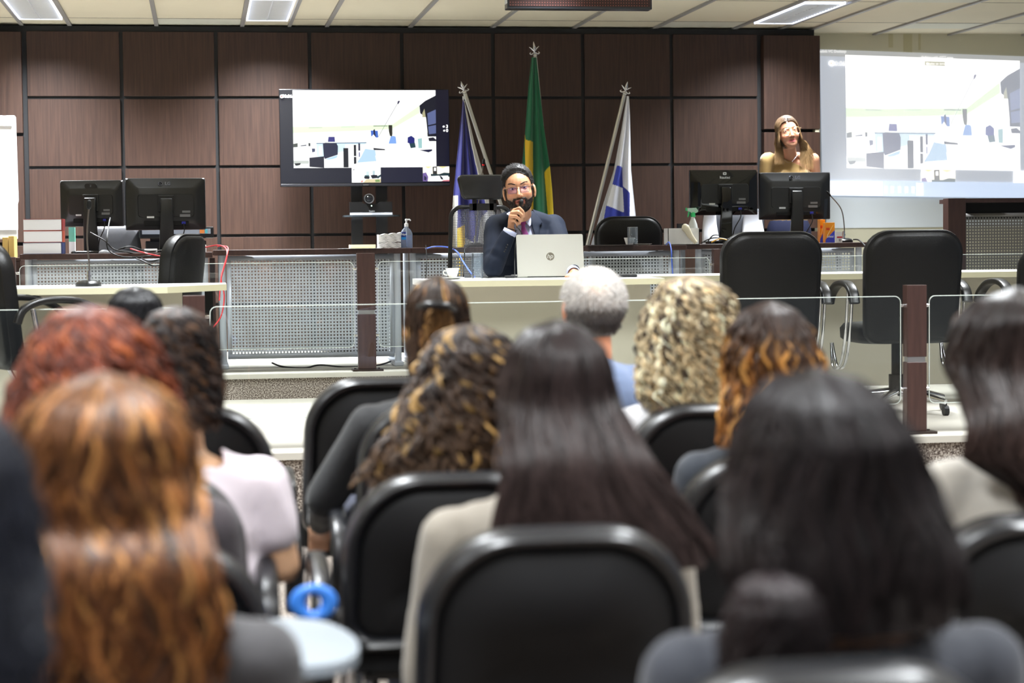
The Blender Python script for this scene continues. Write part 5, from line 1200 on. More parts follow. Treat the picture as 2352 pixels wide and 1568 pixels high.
# ------------------------------------------------------------------ seated people of the audience
def cloth_noise(me, amp, sc, seed=0):
    V = getco(me).astype(np.float64); rg = np.random.default_rng(seed); N = np.empty(len(V)*3, np.float32); me.vertices.foreach_get('normal', N); N = N.reshape(-1, 3)
    d = np.zeros(len(V))
    for k in range(7):
        f = rg.normal(0, sc, 3)*(1, 1, .5); d += np.sin(V@f+rg.uniform(0, 6))*amp/(1+k*.3)
    setco(me, V+N*d[:, None])
def seated(label, px, py_head, Y, group='seated audience members', skin=(214,164,132), top=(30,30,34), legs=(40,44,60), sw=.185, shoulder=None, lean=0, female=True, chest=1.0, arm_l=None, arm_r=None, sleeve='long', facing=0, top_rough=.8, neck=None, voxel=.011, sh_drop=.205, collar=False, top_mat=None, hw=1.0):
    """px,py_head: pixel of the top of the head; body built below it down to the floor"""
    hp = P(px, py_head, Y); r = Vector((hp.x, Y, 0)); hp.z -= .128; t = thing('person', r, label, 'person', group=None)
    hz = hp.z; zsh = hz-sh_drop-.02; zhip = .52; sx_ = lean
    Mh = Matrix.Translation((0, .02, hz)) @ Matrix.Rotation(facing, 4, 'Z')
    def S(x, y, f): return Vector((x+sx_*(1-f), y, zhip+(zsh-zhip)*f))
    def torso(g, inf=0):
        for f, rx, ry in ((0, .165, .12), (.28, .14, .105), (.6, .15*chest, .115), (.82, .155*chest, .105)):
            c = S(0, -.02, f); g.ball(c, (rx+inf, ry+inf, .12+inf), 20)
        capsule(g, S(-sw+.05, -.02, .97), S(sw-.05, -.02, .97), .052+inf)
        capsule(g, S(0, -.02, 1.0), S(0, -.015, 1.16), .05+inf, .044+inf) if inf < .03 else None
    def arms(g, inf=0, upto=1.0, hand=True):
        for s, cfg in ((-1, arm_l), (1, arm_r)):
            a = S(s*sw, -.02, .95); e = S(s*(sw+.04), .02, .95)+Vector((0, .02, -.27)); w = e+Vector((-s*.09, .24, -.0)); w.z = .56
            if cfg: e, w = Vector(cfg[0]), Vector(cfg[1])
            capsule(g, a, e if upto > .6 else a+(e-a)*.5, .048+inf, .038+inf+(0 if upto > .6 else .006))
            if upto > .6: capsule(g, e, w, .037+inf, .027+inf)
            if hand:
                d = (w-e).normalized(); capsule(g, w, w+d*.08, .026, .03); sd = d.cross(Vector((0, 0, 1))).normalized()
                for k in range(4): f0 = w+d*.08+sd*(k-1.5)*.019; capsule(g, f0, f0+d*.045-Vector((0, 0, .02)), .009, .008, 8); capsule(g, f0+d*.045-Vector((0, 0, .02)), f0+d*.06-Vector((0, 0, .045)), .008, .007, 8)
                capsule(g, w+d*.03-sd*.025*s, w+d*.07-sd*.05*s, .011, .009, 8)
    def leg(g, inf=0, foot=True):
        for s in (-1, 1):
            k = Vector((s*.11+sx_, .42, .5)); a = Vector((s*.1+sx_, .4, .1))
            capsule(g, (s*.09+sx_, .0, zhip), k, .082+inf, .06+inf); capsule(g, k, a, .056+inf, .04+inf)
            if foot: capsule(g, a+Vector((0, -.02, -.04)), a+Vector((0, .16, -.065)), .038, .032)
    g = MB(); torso(g, -.006); arms(g); leg(g); head_pieces(g, Mh, hw); capsule(g, S(0, -.02, 1.0), Vector((0, 0, hz-.06)), .052, .05)
    me = remesh(g, voxel, 3); face_detail(me, Mh, skin, (178,98,90))
    link('body', me, SKIN, t)
    g = MB(); torso(g, .012)
    if sleeve == 'long': arms(g, .012, 1, False)
    elif sleeve == 'short': arms(g, .018, .5, False)
    me = remesh(g, voxel, 4); cloth_noise(me, .0022, 30, abs(int(px)))
    # open the neckline
    bm = bmesh.new(); bm.from_mesh(me); zc = zsh+.045+(.04 if collar else 0)
    bmesh.ops.delete(bm, geom=[v for v in bm.verts if v.co.z > zc and abs(v.co.x) < .085], context='VERTS'); bm.to_mesh(me); bm.free()
    tm = top_mat or mat('cloth_%d_%d_%d' % top, top, top_rough, bump=.15, bscale=90, sheen=.2)
    o = link('top', me, tm, t); so = o.modifiers.new('s', 'SOLIDIFY'); so.thickness = .003
    g = MB(); leg(g, .012, False); g.ball((sx_, -.01, zhip-.01), (.17, .13, .1)); me = remesh(g, voxel*1.3, 3); link('trousers', me, mat('trousers_%d' % legs[2], legs, .85), t)
    g = MB()
    for s in (-1, 1): capsule(g, (s*.1+sx_, .37, .045), (s*.1+sx_, .55, .035), .042, .034)
    me = remesh(g, .012, 2); link('shoes', me, M_black, t)
    return t, r, hz
# ------------------------------------------------------------------ tablet-arm chairs of the audience
M_rim = mat('glossy_shell', (20,21,25), .34, spec=.7)
M_panel = mat('black_back_panel', (13,13,15), .62, bump=.08, bscale=500, spec=.3)
def audience_chair(pxl, pxr, pyt, Y, label, tablet=None, arms=(1, 1), w_extra=0):
    """seen from behind; pxl/pxr widest extent, pyt top row at depth Y"""
    px = (pxl+pxr)/2; c = P(px, pyt, Y); s = scale_at(px, Y); w = (pxr-pxl)/s; zt = c.z; zb = .42; h = zt-zb
    t = thing('audience_chair', (c.x, Y, 0), label, 'chair', group='black chairs of the audience')
    def ol(k, y, dz=0, lip=0):
        out = []
        for x, z in rrect(w, h, (.155, .155, .05, .05), 9, cy=zb+h/2):
            f = (z-zb)/h; xx = x*(1-.085*f**2)*(1-(1-k)*1.0); zz = zb+h/2+(z-zb-h/2)*(1-(1-k)*w/h)+dz
            out.append((xx, y+.035*(xx/(w/2))**2-.05*(f-.5)+.03, zz))
        return out
    # shell: rim rolls towards the camera, inside it the recessed matte panel
    MB().rings([ol(.85, .0), ol(.865, -.012), ol(.89, -.022), ol(.93, -.028), ol(.965, -.022), ol(.99, -.004), ol(1.0, .018), ol(.985, .035), ol(.9, .04)], capa=False, capb=True).build('back_shell', M_rim, t, smooth=60)
    MB().rings([ol(.3, -.022), ol(.6, -.02), ol(.8, -.014), ol(.86, -.006), ol(.875, .01)], capb=False).build('back_panel', M_panel, t, smooth=60)
    MB().rings([ol(.985, .037), ol(.98, .06), ol(.9, .078), ol(.5, .088), ol(.2, .09)]).build('backrest', M_fabric, t, smooth=60)
    MB().rings([[(p[0]*k, p[1]*k+.3, z) for p in rrect(w*1.0, .46, .1, 6)] for z, k in ((.37, .9), (.38, .99), (.42, 1), (.445, .95), (.45, .8))]).build('seat', M_fabric, t, smooth=60)
    for k, sx in enumerate((-1, 1)):
        if not arms[k]: continue
        x = sx*(w/2+.035)
        pts = catmull([Vector(p) for p in ((x, .1, .36), (x, .06, .45), (x, .09, .54), (x, .2, .575), (x, .34, .575), (x, .42, .55))], 5); rg = []
        for i, p in enumerate(pts):
            tt = (pts[min(i+1, len(pts)-1)]-pts[max(i-1, 0)]).normalized(); nn = Vector((0, -tt.z, tt.y))
            rg.append([p+Vector((a_, 0, 0))+nn*b_ for a_, b_ in rrect(.046, .04, .016, 4)])
        MB().rings(rg).build('armrest', M_rim, t, smooth=60)
    for sx in (-1, 1):
        g = MB(); g.tube([(sx*w*.42, .08, .38), (sx*w*.46, .02, .012), (sx*w*.46, .55, .012), (sx*w*.42, .48, .38)], .011, 10)
        g.build('leg', M_chrome, t, smooth=60)
    MB().box((-w*.42, .1, .355), (w*.42, .48, .37)).box((-.03, .02, .36), (.03, .12, .378)).box((-.03, .045, .37), (.03, .06, .5)).build('seat_frame', M_black, t)
    if tablet:
        MB().tube([(w/2+.035, .12, .5), (w/2+.04, .0, .56), (w/2+.05, .0, .6)], .014, 10).build('tablet_arm', M_rim, t, smooth=60)
        x = (w/2+.035)
        g = MB(); out = [(x-.05, -.1), (x+.0, -.17), (x+.07, -.17), (x+.115, -.1), (x+.12, .05), (x+.07, .2), (x-.03, .22), (x-.055, .1)]
        q = catmull([Vector((a_, b_, 0)) for a_, b_ in out+[out[0]]], 4)[:-1]
        g.prism([(v.x+tablet[0], v.y+tablet[1]) for v in q], 2, .605, .622); g.build('writing_tablet', mat('grey_tablet', (140,148,156), .35), t, smooth=30)
    return t
CH = [
 (214, 641, 934, 4.9, 'black audience chair behind the curly dark-haired woman in the pale T-shirt, a row ahead', None),
 (692, 1062, 866, 5.75, 'empty black audience chair in front of the woman with the hair clip', None),
 (815, 1235, 921, 4.95, 'black audience chair of the woman with the hair clip', None),
 (1090, 1452, 858, 5.75, 'black audience chair of the grey-haired man', None),
 (1438, 1868, 926, 4.9, 'black audience chair of the woman with blonde curls', None),
 (55, 578, 1086, 4.05, 'black audience chair of the woman in the pale T-shirt', None),
 (784, 1300, 1086, 4.05, 'black audience chair of the woman with long brown curls', None),
 (1556, 2085, 1040, 4.1, 'black audience chair of the woman with orange-blonde highlights', None),
 (-60, 640, 1246, 3.2, 'black audience chair of the red-haired woman, with a grey writing tablet', (-.03, .03)),
 (955, 1627, 1213, 3.2, 'black audience chair in the centre foreground, of the straight dark-haired woman', None),
 (2125, 2790, 1180, 3.3, 'black audience chair of the woman in the cream blouse at right', None),
 (1470, 2400, 1532, 2.12, 'black audience chair cut by the bottom edge, nearest at right', None),
]
for c in CH: audience_chair(*c[:5], tablet=c[5], arms={1: (1, 0), 2: (1, 0), 6: (1, 0), 5: (0, 1), 8: (0, 1), 0: (0, 1)}.get(CH.index(c), (0, 0)))
# --- people
Dk = (34,28,27)
# grey haired man
t, r, hz = seated('grey-haired man seen from behind in a blue-grey shirt', 1364, 612, 5.95, female=False, hw=1.13, skin=(205,140,108), top=(92,106,134), sw=.2, lean=.0, sh_drop=.2, collar=True, voxel=.009)
body = [o for o in t.children if o.name.startswith('body')][0]
Mh = Matrix.Translation((0, .02, hz)); V = getco(body.data); Lc = V-np.array([0, .02, hz])
def th_grey(x, y, z):
    low = -.085; v = np.minimum((z-low)/.05, (.045-y+np.clip(z-.04, 0, 1)*2.0)/.03); bald = np.exp(-((x+.01)/.035)**2-((y+.075)/.05)**2-((z-.075)/.035)**2)
    ear = (np.abs(x) > .079) & (z < .03) & (y > -.035)
    return np.where(ear, -1, np.clip(v, -1, 1)*.012*(1-.25*bald))
me, smp = shell(body.data, Lc, th_grey, (178,172,166), 'hair', t, rough=.0006)
C = np.empty(len(me.vertices)*4, np.float32); me.color_attributes['Col'].data.foreach_get('color', C); C = C.reshape(-1, 4)[:, :3]
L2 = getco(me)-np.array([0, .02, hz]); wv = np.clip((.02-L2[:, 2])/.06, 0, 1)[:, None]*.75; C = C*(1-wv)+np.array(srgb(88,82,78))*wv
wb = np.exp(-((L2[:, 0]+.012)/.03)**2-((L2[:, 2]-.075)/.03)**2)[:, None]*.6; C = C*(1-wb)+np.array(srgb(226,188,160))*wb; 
Vh = getco(me); Fh = [list(p.vertices) for p in me.polygons if len(p.vertices) == 4]
smp2 = [(p, n_, th) for p, n_, th in smp if th > .004]
parts = [(Vh, np.array(Fh), C)]
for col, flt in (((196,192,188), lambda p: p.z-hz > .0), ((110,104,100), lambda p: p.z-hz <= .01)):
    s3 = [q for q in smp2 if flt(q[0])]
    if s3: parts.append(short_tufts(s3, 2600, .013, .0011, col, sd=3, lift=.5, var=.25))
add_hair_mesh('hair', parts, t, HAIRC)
# woman with the hair clip
t, r, hz = seated('woman with half-up brown hair held by a black clip, in a black jacket', 1002, 645, 5.15, top=(17,18,21), sw=.17, arm_l=((-.29, .02, .61), (-.29, .2, .53)), lean=-.07)
long_hair(t, r, [(640, 975, 1035), (655, 950, 1058), (690, 930, 1075), (740, 927, 1080), (800, 930, 1082), (850, 935, 1080), (900, 938, 1078), (950, 945, 1070)], 5.15, n=1500, rad=.002, root=(44,32,26), tip=(58,40,28), streak=[(170,128,70), (120,84,50)], streak_p=.16, clump=7, seed=2)
q = P(1003, 702, 5.0)-r
g = MB(); g.tube([q+Vector((-.045, .02, -.004)), q+Vector((-.02, -.012, .003)), q+Vector((.02, -.014, .0)), q+Vector((.048, .012, -.012))], [.007, .01, .01, .006], 12, smooth=5); g.build('hair_clip', M_rim, t, smooth=60)
# golden middle section falling below the clip
long_hair(t, r, [(700, 985, 1025), (720, 975, 1040), (780, 972, 1045), (850, 968, 1040), (920, 965, 1030)], 5.03, n=170, rad=.0019, clump=5, root=(92,68,42), tip=(150,108,60), seed=8, name='golden_hair', hd_top=.022, hd_tail=.022, y_tail=-.02, face=.2, cap=.5)
# blonde curls
t, r, hz = seated('woman with voluminous blonde curls in a white top', 1580, 660, 5.1, top=(236,236,240), sw=.18, lean=.02)
long_hair(t, r, [(643, 1540, 1630), (655, 1512, 1660), (690, 1487, 1688), (740, 1470, 1700), (800, 1462, 1704), (860, 1452, 1700), (905, 1452, 1690), (940, 1475, 1670)], 5.1, n=1500, seg=54, rad=.0032, root=(120,102,82), tip=(226,206,164), streak=[(250,236,200), (70,56,46), (210,186,144)], streak_p=.55, curl=.0075, freq=2.6, clump=3, wob=.02, seed=3, hd_top=.15, hd_tail=.09, m_lo=.8, jag=.02)
# orange highlights
t, r, hz = seated('woman with dark wavy hair ending in orange-blonde highlights', 1778, 712, 4.35, top=(44,50,60), sw=.18, lean=.03)
long_hair(t, r, [(700, 1735, 1800), (715, 1705, 1830), (760, 1672, 1862), (820, 1662, 1882), (870, 1660, 1892), (930, 1648, 1885), (990, 1635, 1860), (1035, 1625, 1800)], 4.35, n=1500, seg=26, rad=.0026, clump=8, tip_pow=3, root=(44,30,25), tip=(160,104,50), streak=[(206,150,80), (176,116,58), (54,34,26)], streak_p=.36, streak_from=.42, wob=.018, wf=4, seed=4, hd_top=.13)
# straight dark centre
t, r, hz = seated('woman with long straight dark hair in a grey-beige jacket, centre foreground', 1272, 757, 3.6, top=(146,138,126), sw=.19, chest=1.05, sh_drop=.21)
long_hair(t, r, [(745, 1235, 1320), (758, 1200, 1350), (800, 1163, 1390), (860, 1148, 1408), (940, 1138, 1425), (1020, 1130, 1450), (1080, 1125, 1480), (1150, 1115, 1540), (1225, 1100, 1590), (1300, 1100, 1600)], 3.6, n=2300, seg=24, rad=.0023, root=(34,26,26), tip=(58,46,44), wob=.01, clump=8, seed=5, hd_top=.12, y_tail=-.14, hd_tail=.04)
# brown curls
t, r, hz = seated('woman with long brown curls falling to the left', 1085, 765, 4.35, top=(50,42,38), sw=.18)
long_hair(t, r, [(752, 1045, 1125), (768, 1005, 1165), (810, 968, 1195), (870, 945, 1205), (930, 915, 1205), (980, 890, 1195), (1030, 850, 1185), (1075, 825, 1170), (1120, 805, 1150)], 4.35, n=1300, seg=50, rad=.003, root=(46,35,32), tip=(84,62,44), streak=[(176,140,84), (120,90,58), (36,26,24)], streak_p=.28, tip_pow=1.6, curl=.012, freq=1.7, wob=.02, clump=5, seed=6, hd_top=.14, hd_tail=.08, m_lo=.86, jag=.04)
# right, cream blouse
t, r, hz = seated('woman with long dark hair in a cream blouse at the right edge', 2335, 690, 3.65, top=(206,200,190), sw=.2, lean=.0)
long_hair(t, r, [(675, 2285, 2390), (690, 2240, 2425), (740, 2195, 2470), (820, 2172, 2500), (900, 2166, 2510), (980, 2158, 2515), (1030, 2152, 2520), (1100, 2260, 2500), (1180, 2290, 2480)], 3.65, n=2100, seg=24, rad=.0023, root=(30,23,22), tip=(52,38,34), wob=.01, clump=8, y_tail=-.14, seed=7, hd_top=.13, streak=[(96,72,60)], streak_p=.06)
# nearest right
t, r, hz = seated('woman with long dark hair nearest at the bottom right, in dark grey', 1905, 878, 2.5, top=(44,47,56), sw=.19, sh_drop=.215, facing=-.15)
long_hair(t, r, [(856, 1810, 1920), (870, 1765, 1975), (920, 1715, 2040), (1000, 1688, 2092), (1100, 1662, 2128), (1200, 1645, 2155), (1300, 1640, 2168), (1380, 1650, 2160), (1440, 1690, 2140)], 2.5, n=2600, seg=24, rad=.0022, root=(26,22,24), tip=(34,26,26), wob=.012, clump=10, seed=9, hd_top=.14, y_tail=-.08, hd_tail=.08)
long_hair(t, r, [(1330, 1720, 1830), (1350, 1690, 1860), (1420, 1665, 1885), (1500, 1655, 1895), (1600, 1650, 1895)], 2.32, n=700, seg=18, rad=.0022, root=(44,36,38), tip=(30,22,22), seed=10, name='pinned_hair', hd_top=.06, hd_tail=.05, y_tail=-.01, face=.1)
# orange-brown near left
t, r, hz = seated('woman with long copper-blonde hair nearest at the bottom left, in dark grey', 240, 890, 2.75, top=(52,50,52), sw=.2, sh_drop=.215)
long_hair(t, r, [(872, 170, 310), (888, 110, 365), (930, 55, 415), (1000, 18, 445), (1080, 8, 458), (1150, 20, 468), (1220, 60, 475), (1320, 85, 495), (1420, 105, 508), (1520, 130, 490), (1600, 150, 470)], 2.75, n=2400, seg=26, rad=.0024, root=(78,48,25), tip=(84,48,22), streak=[(142,94,52), (120,74,36), (50,30,16), (176,124,70)], streak_p=.4, pinch=(1160, .22), y_tail=-.13, wob=.022, wf=3.5, clump=10, seed=11, hd_top=.14)
g = MB(); 
# auburn curls
t, r, hz = seated('woman with short auburn curls, left foreground', 212, 730, 3.55, top=(60,52,56), sw=.19)
long_hair(t, r, [(712, 165, 260), (725, 120, 305), (770, 72, 352), (830, 45, 382), (900, 25, 400), (960, 12, 412), (1020, 10, 418)], 3.55, n=1500, seg=40, rad=.0032, root=(92,38,22), tip=(108,48,24), streak=[(150,78,40), (60,24,16), (128,60,30)], streak_p=.5, curl=.009, freq=1.5, wob=.02, clump=4, seed=12, hd_top=.15, m_lo=.88, jag=.02)
# dark curls with pale T-shirt
t, r, hz = seated('woman with dark curls in a pale pink T-shirt, bare arm', 408, 728, 4.35, top=(226,214,222), sw=.165, sleeve='short', skin=(206,162,128), arm_r=((.215, .0, .57), (.15, .24, .55)), lean=.02)
long_hair(t, r, [(712, 370, 448), (726, 338, 478), (766, 317, 500), (820, 314, 512), (880, 325, 516), (940, 370, 508), (990, 415, 495)], 4.35, n=1200, seg=46, rad=.003, root=(42,32,30), tip=(60,42,34), streak=[(96,66,44), (24,18,18)], streak_p=.4, curl=.009, freq=2.4, clump=4, seed=13, hd_top=.13, m_lo=.9, jag=.02)
# black hair in front row left
t, r, hz = seated('person with straight black hair, farthest at left behind the curls', 310, 668, 6.0, top=(90,92,100), sw=.18)
long_hair(t, r, [(662, 288, 332), (668, 270, 350), (690, 250, 370), (730, 244, 376), (790, 246, 374), (850, 250, 370)], 6.0, n=1100, seg=20, rad=.002, root=(18,18,21), tip=(20,19,22), seed=14, hd_top=.115)
# far left near
t, r, hz = seated('person with blue-black hair cut by the left edge, very near', -105, 960, 2.0, top=(30,32,42), sw=.19)
long_hair(t, r, [(950, -190, -20), (980, -250, 30), (1060, -290, 68), (1200, -310, 94), (1350, -310, 108), (1480, -310, 118), (1600, -310, 122)], 2.0, n=1700, seg=20, rad=.0022, root=(26,28,38), tip=(32,34,44), seed=15, hd_top=.13)
# blue bag strap thing between the chairs
g = MB(); c = P(720, 1384, 3.75)
for k in range(2): g.rings([[(c.x+(.03+.018*sin(b_)*0+.016*cos(b_))*cos(a_)*(1.0), c.y+.012*sin(b_), c.z+(.026+.01*cos(b_))*sin(a_)) for b_ in [2*pi*j/8 for j in range(8)]] for a_ in np.linspace(0, 2*pi, 24)], capa=False, capb=False) if k == 0 else None
tag(g.build('blue_strap', mat('blue_nylon', (52,122,214), .5), None, smooth=60), 'bright blue loop hanging on a chair arm in the aisle', 'strap')
# ------------------------------------------------------------------ the seated man with the microphone
def head_matrix(pos, yaw, roll=0, pitch=0):
    """head looks along +y of its own frame; yaw about z, roll about the view axis"""
    return Matrix.Translation(pos) @ Matrix.Rotation(yaw, 4, 'Z') @ Matrix.Rotation(pitch, 4, 'X') @ Matrix.Rotation(roll, 4, 'Y')
def lens_set(t, Mh, w, h, rr, zc, y, tint, rimm, tilt=.12, rimr=.0011, bridge=True, round_=False):
    Mg = Mh @ Matrix.Translation((0, y, zc)) @ Matrix.Rotation(-tilt, 4, 'X')
    for s in (-1, 1):
        wrap = Matrix.Rotation(-s*.10, 4, 'Z'); o = [wrap @ Vector((a, 0, b)) for a, b in rrect(w, h, rr, 6)]; o = [Vector((v.x+s*(w/2+.009), v.y, v.z-(.0 if not round_ else abs(v.x)*.0))) for v in o]
        MB().tube(o+[o[0]], rimr, 6, M=Mg).build('rim', rimm, t, smooth=60)
        g = MB(); g.rings([o, [v+Vector((0, .0012, 0)) for v in o]], M=Mg); g.build('lens', tint, t)
        end = Vector((s*(w+.011), -.006, h*.3))
        MB().tube([Mg @ end, Mg @ Vector((s*.078, -.03, h*.3)), Mh @ Vector((s*.083, -.005, .012)), Mh @ Vector((s*.08, -.025, -.01))], .0016, 6).build('temple_arm', rimm, t, smooth=60)
    MB().tube([Vector((-.0095, 0, h*.18)), Vector((0, .003, h*.26)), Vector((.0095, 0, h*.18))], rimr*1.2, 6, M=Mg, smooth=4).build('bridge', rimm, t, smooth=60)
def tinted_lens(name, tint, refl, k):
    m = bpy.data.materials.new(name); m.use_nodes = True; nt = m.node_tree; nt.nodes.clear(); o = nt.nodes.new('ShaderNodeOutputMaterial'); mx = nt.nodes.new('ShaderNodeMixShader')
    t = nt.nodes.new('ShaderNodeBsdfTransparent'); t.inputs[0].default_value = (*srgb(*tint), 1); g = nt.nodes.new('ShaderNodeBsdfGlossy'); g.inputs[0].default_value = (*srgb(*refl), 1); g.inputs['Roughness'].default_value = .02
    mx.inputs[0].default_value = k; nt.links.new(t.outputs[0], mx.inputs[1]); nt.links.new(g.outputs[0], mx.inputs[2]); nt.links.new(mx.outputs[0], o.inputs[0]); return m
def man():
    Yh = 10.93; hp = P(1192.5, 439, Yh); r = Vector((hp.x+.02, 11.1, T1))
    t = thing('person', r, 'bearded man in dark suit and purple tie holding a small microphone to his mouth', 'person')
    W_ = lambda px, py, Y: P(px, py, Y)-r
    Mh = head_matrix(hp-r, pi+radians(-11), radians(7), radians(-1))
    skin = (188,138,106)
    # joints
    shR, shL = W_(1141, 522, 11.05), W_(1270, 520, 11.1)
    elR, wrR = W_(1133, 614, 10.8), W_(1172, 531, 10.79)
    elL, wrL = W_(1296, 590, 10.95), W_(1318, 628, 10.6)
    neck0, chest, waist, pelvis = W_(1198, 505, 11.08), W_(1204, 560, 11.1), Vector((.0, .02, .68)), Vector((0, .05, .52))
    def torso(g, inf=0):
        g.ball(pelvis, (.17+inf, .13+inf, .12+inf), 20); g.ball(waist, (.16+inf, .12+inf, .15+inf), 20); g.ball(chest+Vector((0, 0, -.01)), (.175+inf, .115+inf, .15+inf), 24)
        g.ball(chest+Vector((0, .01, .06)), (.165+inf, .1+inf, .11+inf), 24)
        capsule(g, shR+Vector((.03, 0, -.005)), neck0+Vector((-.03, .02, -.0)), .058+inf, .055+inf); capsule(g, shL+Vector((-.03, 0, -.005)), neck0+Vector((.03, .02, -.0)), .058+inf, .055+inf)
    def arms(g, inf=0, cut=1.0):
        capsule(g, shR, elR, .056+inf, .045+inf); capsule(g, elR, elR+(wrR-elR)*(.86 if inf > .008 else 1), .044+inf, .031+inf*.8)
        capsule(g, shL, elL, .056+inf, .045+inf); capsule(g, elL, elL+(wrL-elL)*(.86 if inf > .008 else 1), .044+inf, .031+inf*.8)
    def legs(g, inf=0):
        for s in (-1, 1):
            capsule(g, Vector((s*.09, .05, .5)), Vector((s*.12, -.38, .5)), .085+inf, .06+inf); capsule(g, Vector((s*.12, -.38, .5)), Vector((s*.12, -.36, .1)), .058+inf, .042+inf)
    g = MB(); torso(g, -.01); 
    capsule(g, shR, elR, .05, .04); capsule(g, elR, wrR, .04, .027); capsule(g, shL, elL, .05, .04); capsule(g, elL, wrL, .04, .027)
    legs(g, -.005); head_pieces(g, Mh, 1.07); capsule(g, neck0+Vector((0, .01, -.02)), Mh @ Vector((0, -.02, -.05)), .058, .056)
    for s in (-1, 1): capsule(g, Vector((s*.12, -.38, .08)), Vector((s*.13, -.52, .04)), .04, .033)
    # right hand closed around the microphone
    Yo = 10.77
    h = lambda px, py, d: W_(px, py, Yo+d)
    mcp = [h(1181, 483, .022), h(1176, 489, .014), h(1173, 497, .01), h(1172, 506, .01)]
    pip = [h(1193, 478, -.008), h(1190.5, 487, -.018), h(1186, 497, -.02), h(1182, 507, -.016)]
    dip = [h(1201, 486, -.004), h(1198.5, 494.5, -.012), h(1193.5, 504, -.013), h(1188, 513, -.01)]
    tip = [h(1203.5, 498, .008), h(1199, 507, .002), h(1193.5, 514, .0), h(1187, 521, .0)]
    for k in range(4):
        rr = (.0098, .0098, .0092, .008)[k]
        capsule(g, wrR+(mcp[k]-wrR)*.1, mcp[k], .0165, .0125, 12)
        capsule(g, mcp[k], pip[k], rr*1.1, rr, 12); capsule(g, pip[k], dip[k], rr, rr*.9, 12); capsule(g, dip[k], tip[k], rr*.9, rr*.78, 12)
    capsule(g, h(1175, 516, .03), h(1187, 503, .036), .014, .011, 12); capsule(g, h(1187, 503, .04), h(1195, 487, .03), .0105, .0088, 12)
    # left hand resting behind the laptop
    dl = (wrL-elL).normalized()
    for k in range(4): a_ = wrL+dl*.05+Vector(((k-1.5)*.018, 0, 0)); capsule(g, wrL, a_, .017, .012, 10); capsule(g, a_, a_+dl*.04, .009, .0085, 10); capsule(g, a_+dl*.04, a_+dl*.065+Vector((0, 0, -.008)), .0085, .0075, 10)
    capsule(g, wrL+Vector((-.015, 0, 0)), wrL+dl*.06+Vector((-.05, 0, 0)), .011, .0085, 10)
    me = remesh(g, .0036, 3); Lc = face_detail(me, Mh, skin, (176,98,88), mouth_open=.0022, stubble=(60,44,40))
    link('body', me, SKIN, t)
    def hairline(x, y, z):
        v = np.minimum((z-(.028+.0*x))/.02, 1.0)
        front = (.062-.55*np.abs(x)**1.0*0); line = .097-9.0*x**2          # hairline height on the forehead
        f = np.where(y > .03, (z-line)/.016, 1.0); side = np.where((y <= .03) & (y > -.035), (z-.028)/.02, 1.0); back = np.where(y <= -.035, (z+.055-.03*(np.abs(x) > .06))/.03, 1.0)
        ear = (np.abs(x) > .07) & (z < .034) & (y > -.03) & (y < .02) & (z > -.06) & (np.abs(x) > .0765)
        q = np.minimum(np.minimum(f, side), back); q = np.where(ear, -1, q)
        return np.clip(q, -1, 1)*(.005+.026*np.clip((z-.06)/.06, 0, 1))*(np.abs(z) < .2)
    me2, smp = shell(me, Lc, hairline, (26,22,22), 'hair', t, rough=.0012, seed=2)
    V2 = getco(me2); F4 = np.array([list(p.vertices) for p in me2.polygons if len(p.vertices) == 4]); C2 = np.tile(np.array(srgb(24,21,21)), (len(V2), 1))
    s2 = [q for q in smp if q[2] > .003]
    Ri = Mh.to_3x3()
    top = [q for q in s2 if (Mh.inverted() @ q[0]).z > .07]; sid = [q for q in s2 if (Mh.inverted() @ q[0]).z <= .075]
    parts = [(V2, F4, C2), short_tufts(top, 2400, .015, .0011, (24,20,20), 4, lift=.22, down=tuple(Ri @ Vector((.7, -.5, .0)))), short_tufts(sid, 1500, .013, .0010, (32,28,28), 5, lift=.25)]
    add_hair_mesh('hair', parts, t, HAIRC)
    def beard(x, y, z):
        ax = np.abs(x); top = -.058+.62*np.maximum(0, ax-.032); jaw = np.minimum(np.minimum((top-z)/.016, (y+.012)/.02), (.0785-ax)/.004)
        burn = np.minimum(np.minimum((.024-z)/.01, (z+.06)/.01), np.minimum(np.minimum((ax-.064)/.004, (.078-ax)/.003), (.028-y)/.008))*.45; burn = np.where(y > .002, burn, -1)
        must = np.minimum(np.minimum((-.0355-z)/.004, (z+.0485)/.003), (.036-ax)/.004); gotee = np.minimum((ax-.0265)/.003, (.04-ax)/.004); gotee = np.where((z < -.042) & (z > -.075), gotee, -1)
        soul = ((ax/.02)**2+((z+.077)/.005)**2 < 1) & (ax > .006)
        q = np.maximum(np.maximum(jaw, burn), np.maximum(must, gotee)); lip = (ax < .0262) & (z < -.0475) & (z > -.0705)
        q = np.where(lip | soul, -1, q); inh = ((x/.088)**2+(y/.112)**2+((z+.01)/.135)**2) < 1.12
        return np.where(inh, np.clip(q, -1, 1)*.0055, -1)
    me3, smp3 = shell(me, Lc, beard, (34,26,24), 'beard', t, rough=.0008, seed=3)
    V3_ = getco(me3); F3 = np.array([list(p.vertices) for p in me3.polygons if len(p.vertices) == 4]); C3 = np.tile(np.array(srgb(40,31,28)), (len(V3_), 1))
    add_hair_mesh('beard', [(V3_, F3, C3), short_tufts([q for q in smp3 if q[2] > .001], 3000, .006, .0007, (44,34,30), 6, lift=.25)], t, HAIRC)
    bs = []
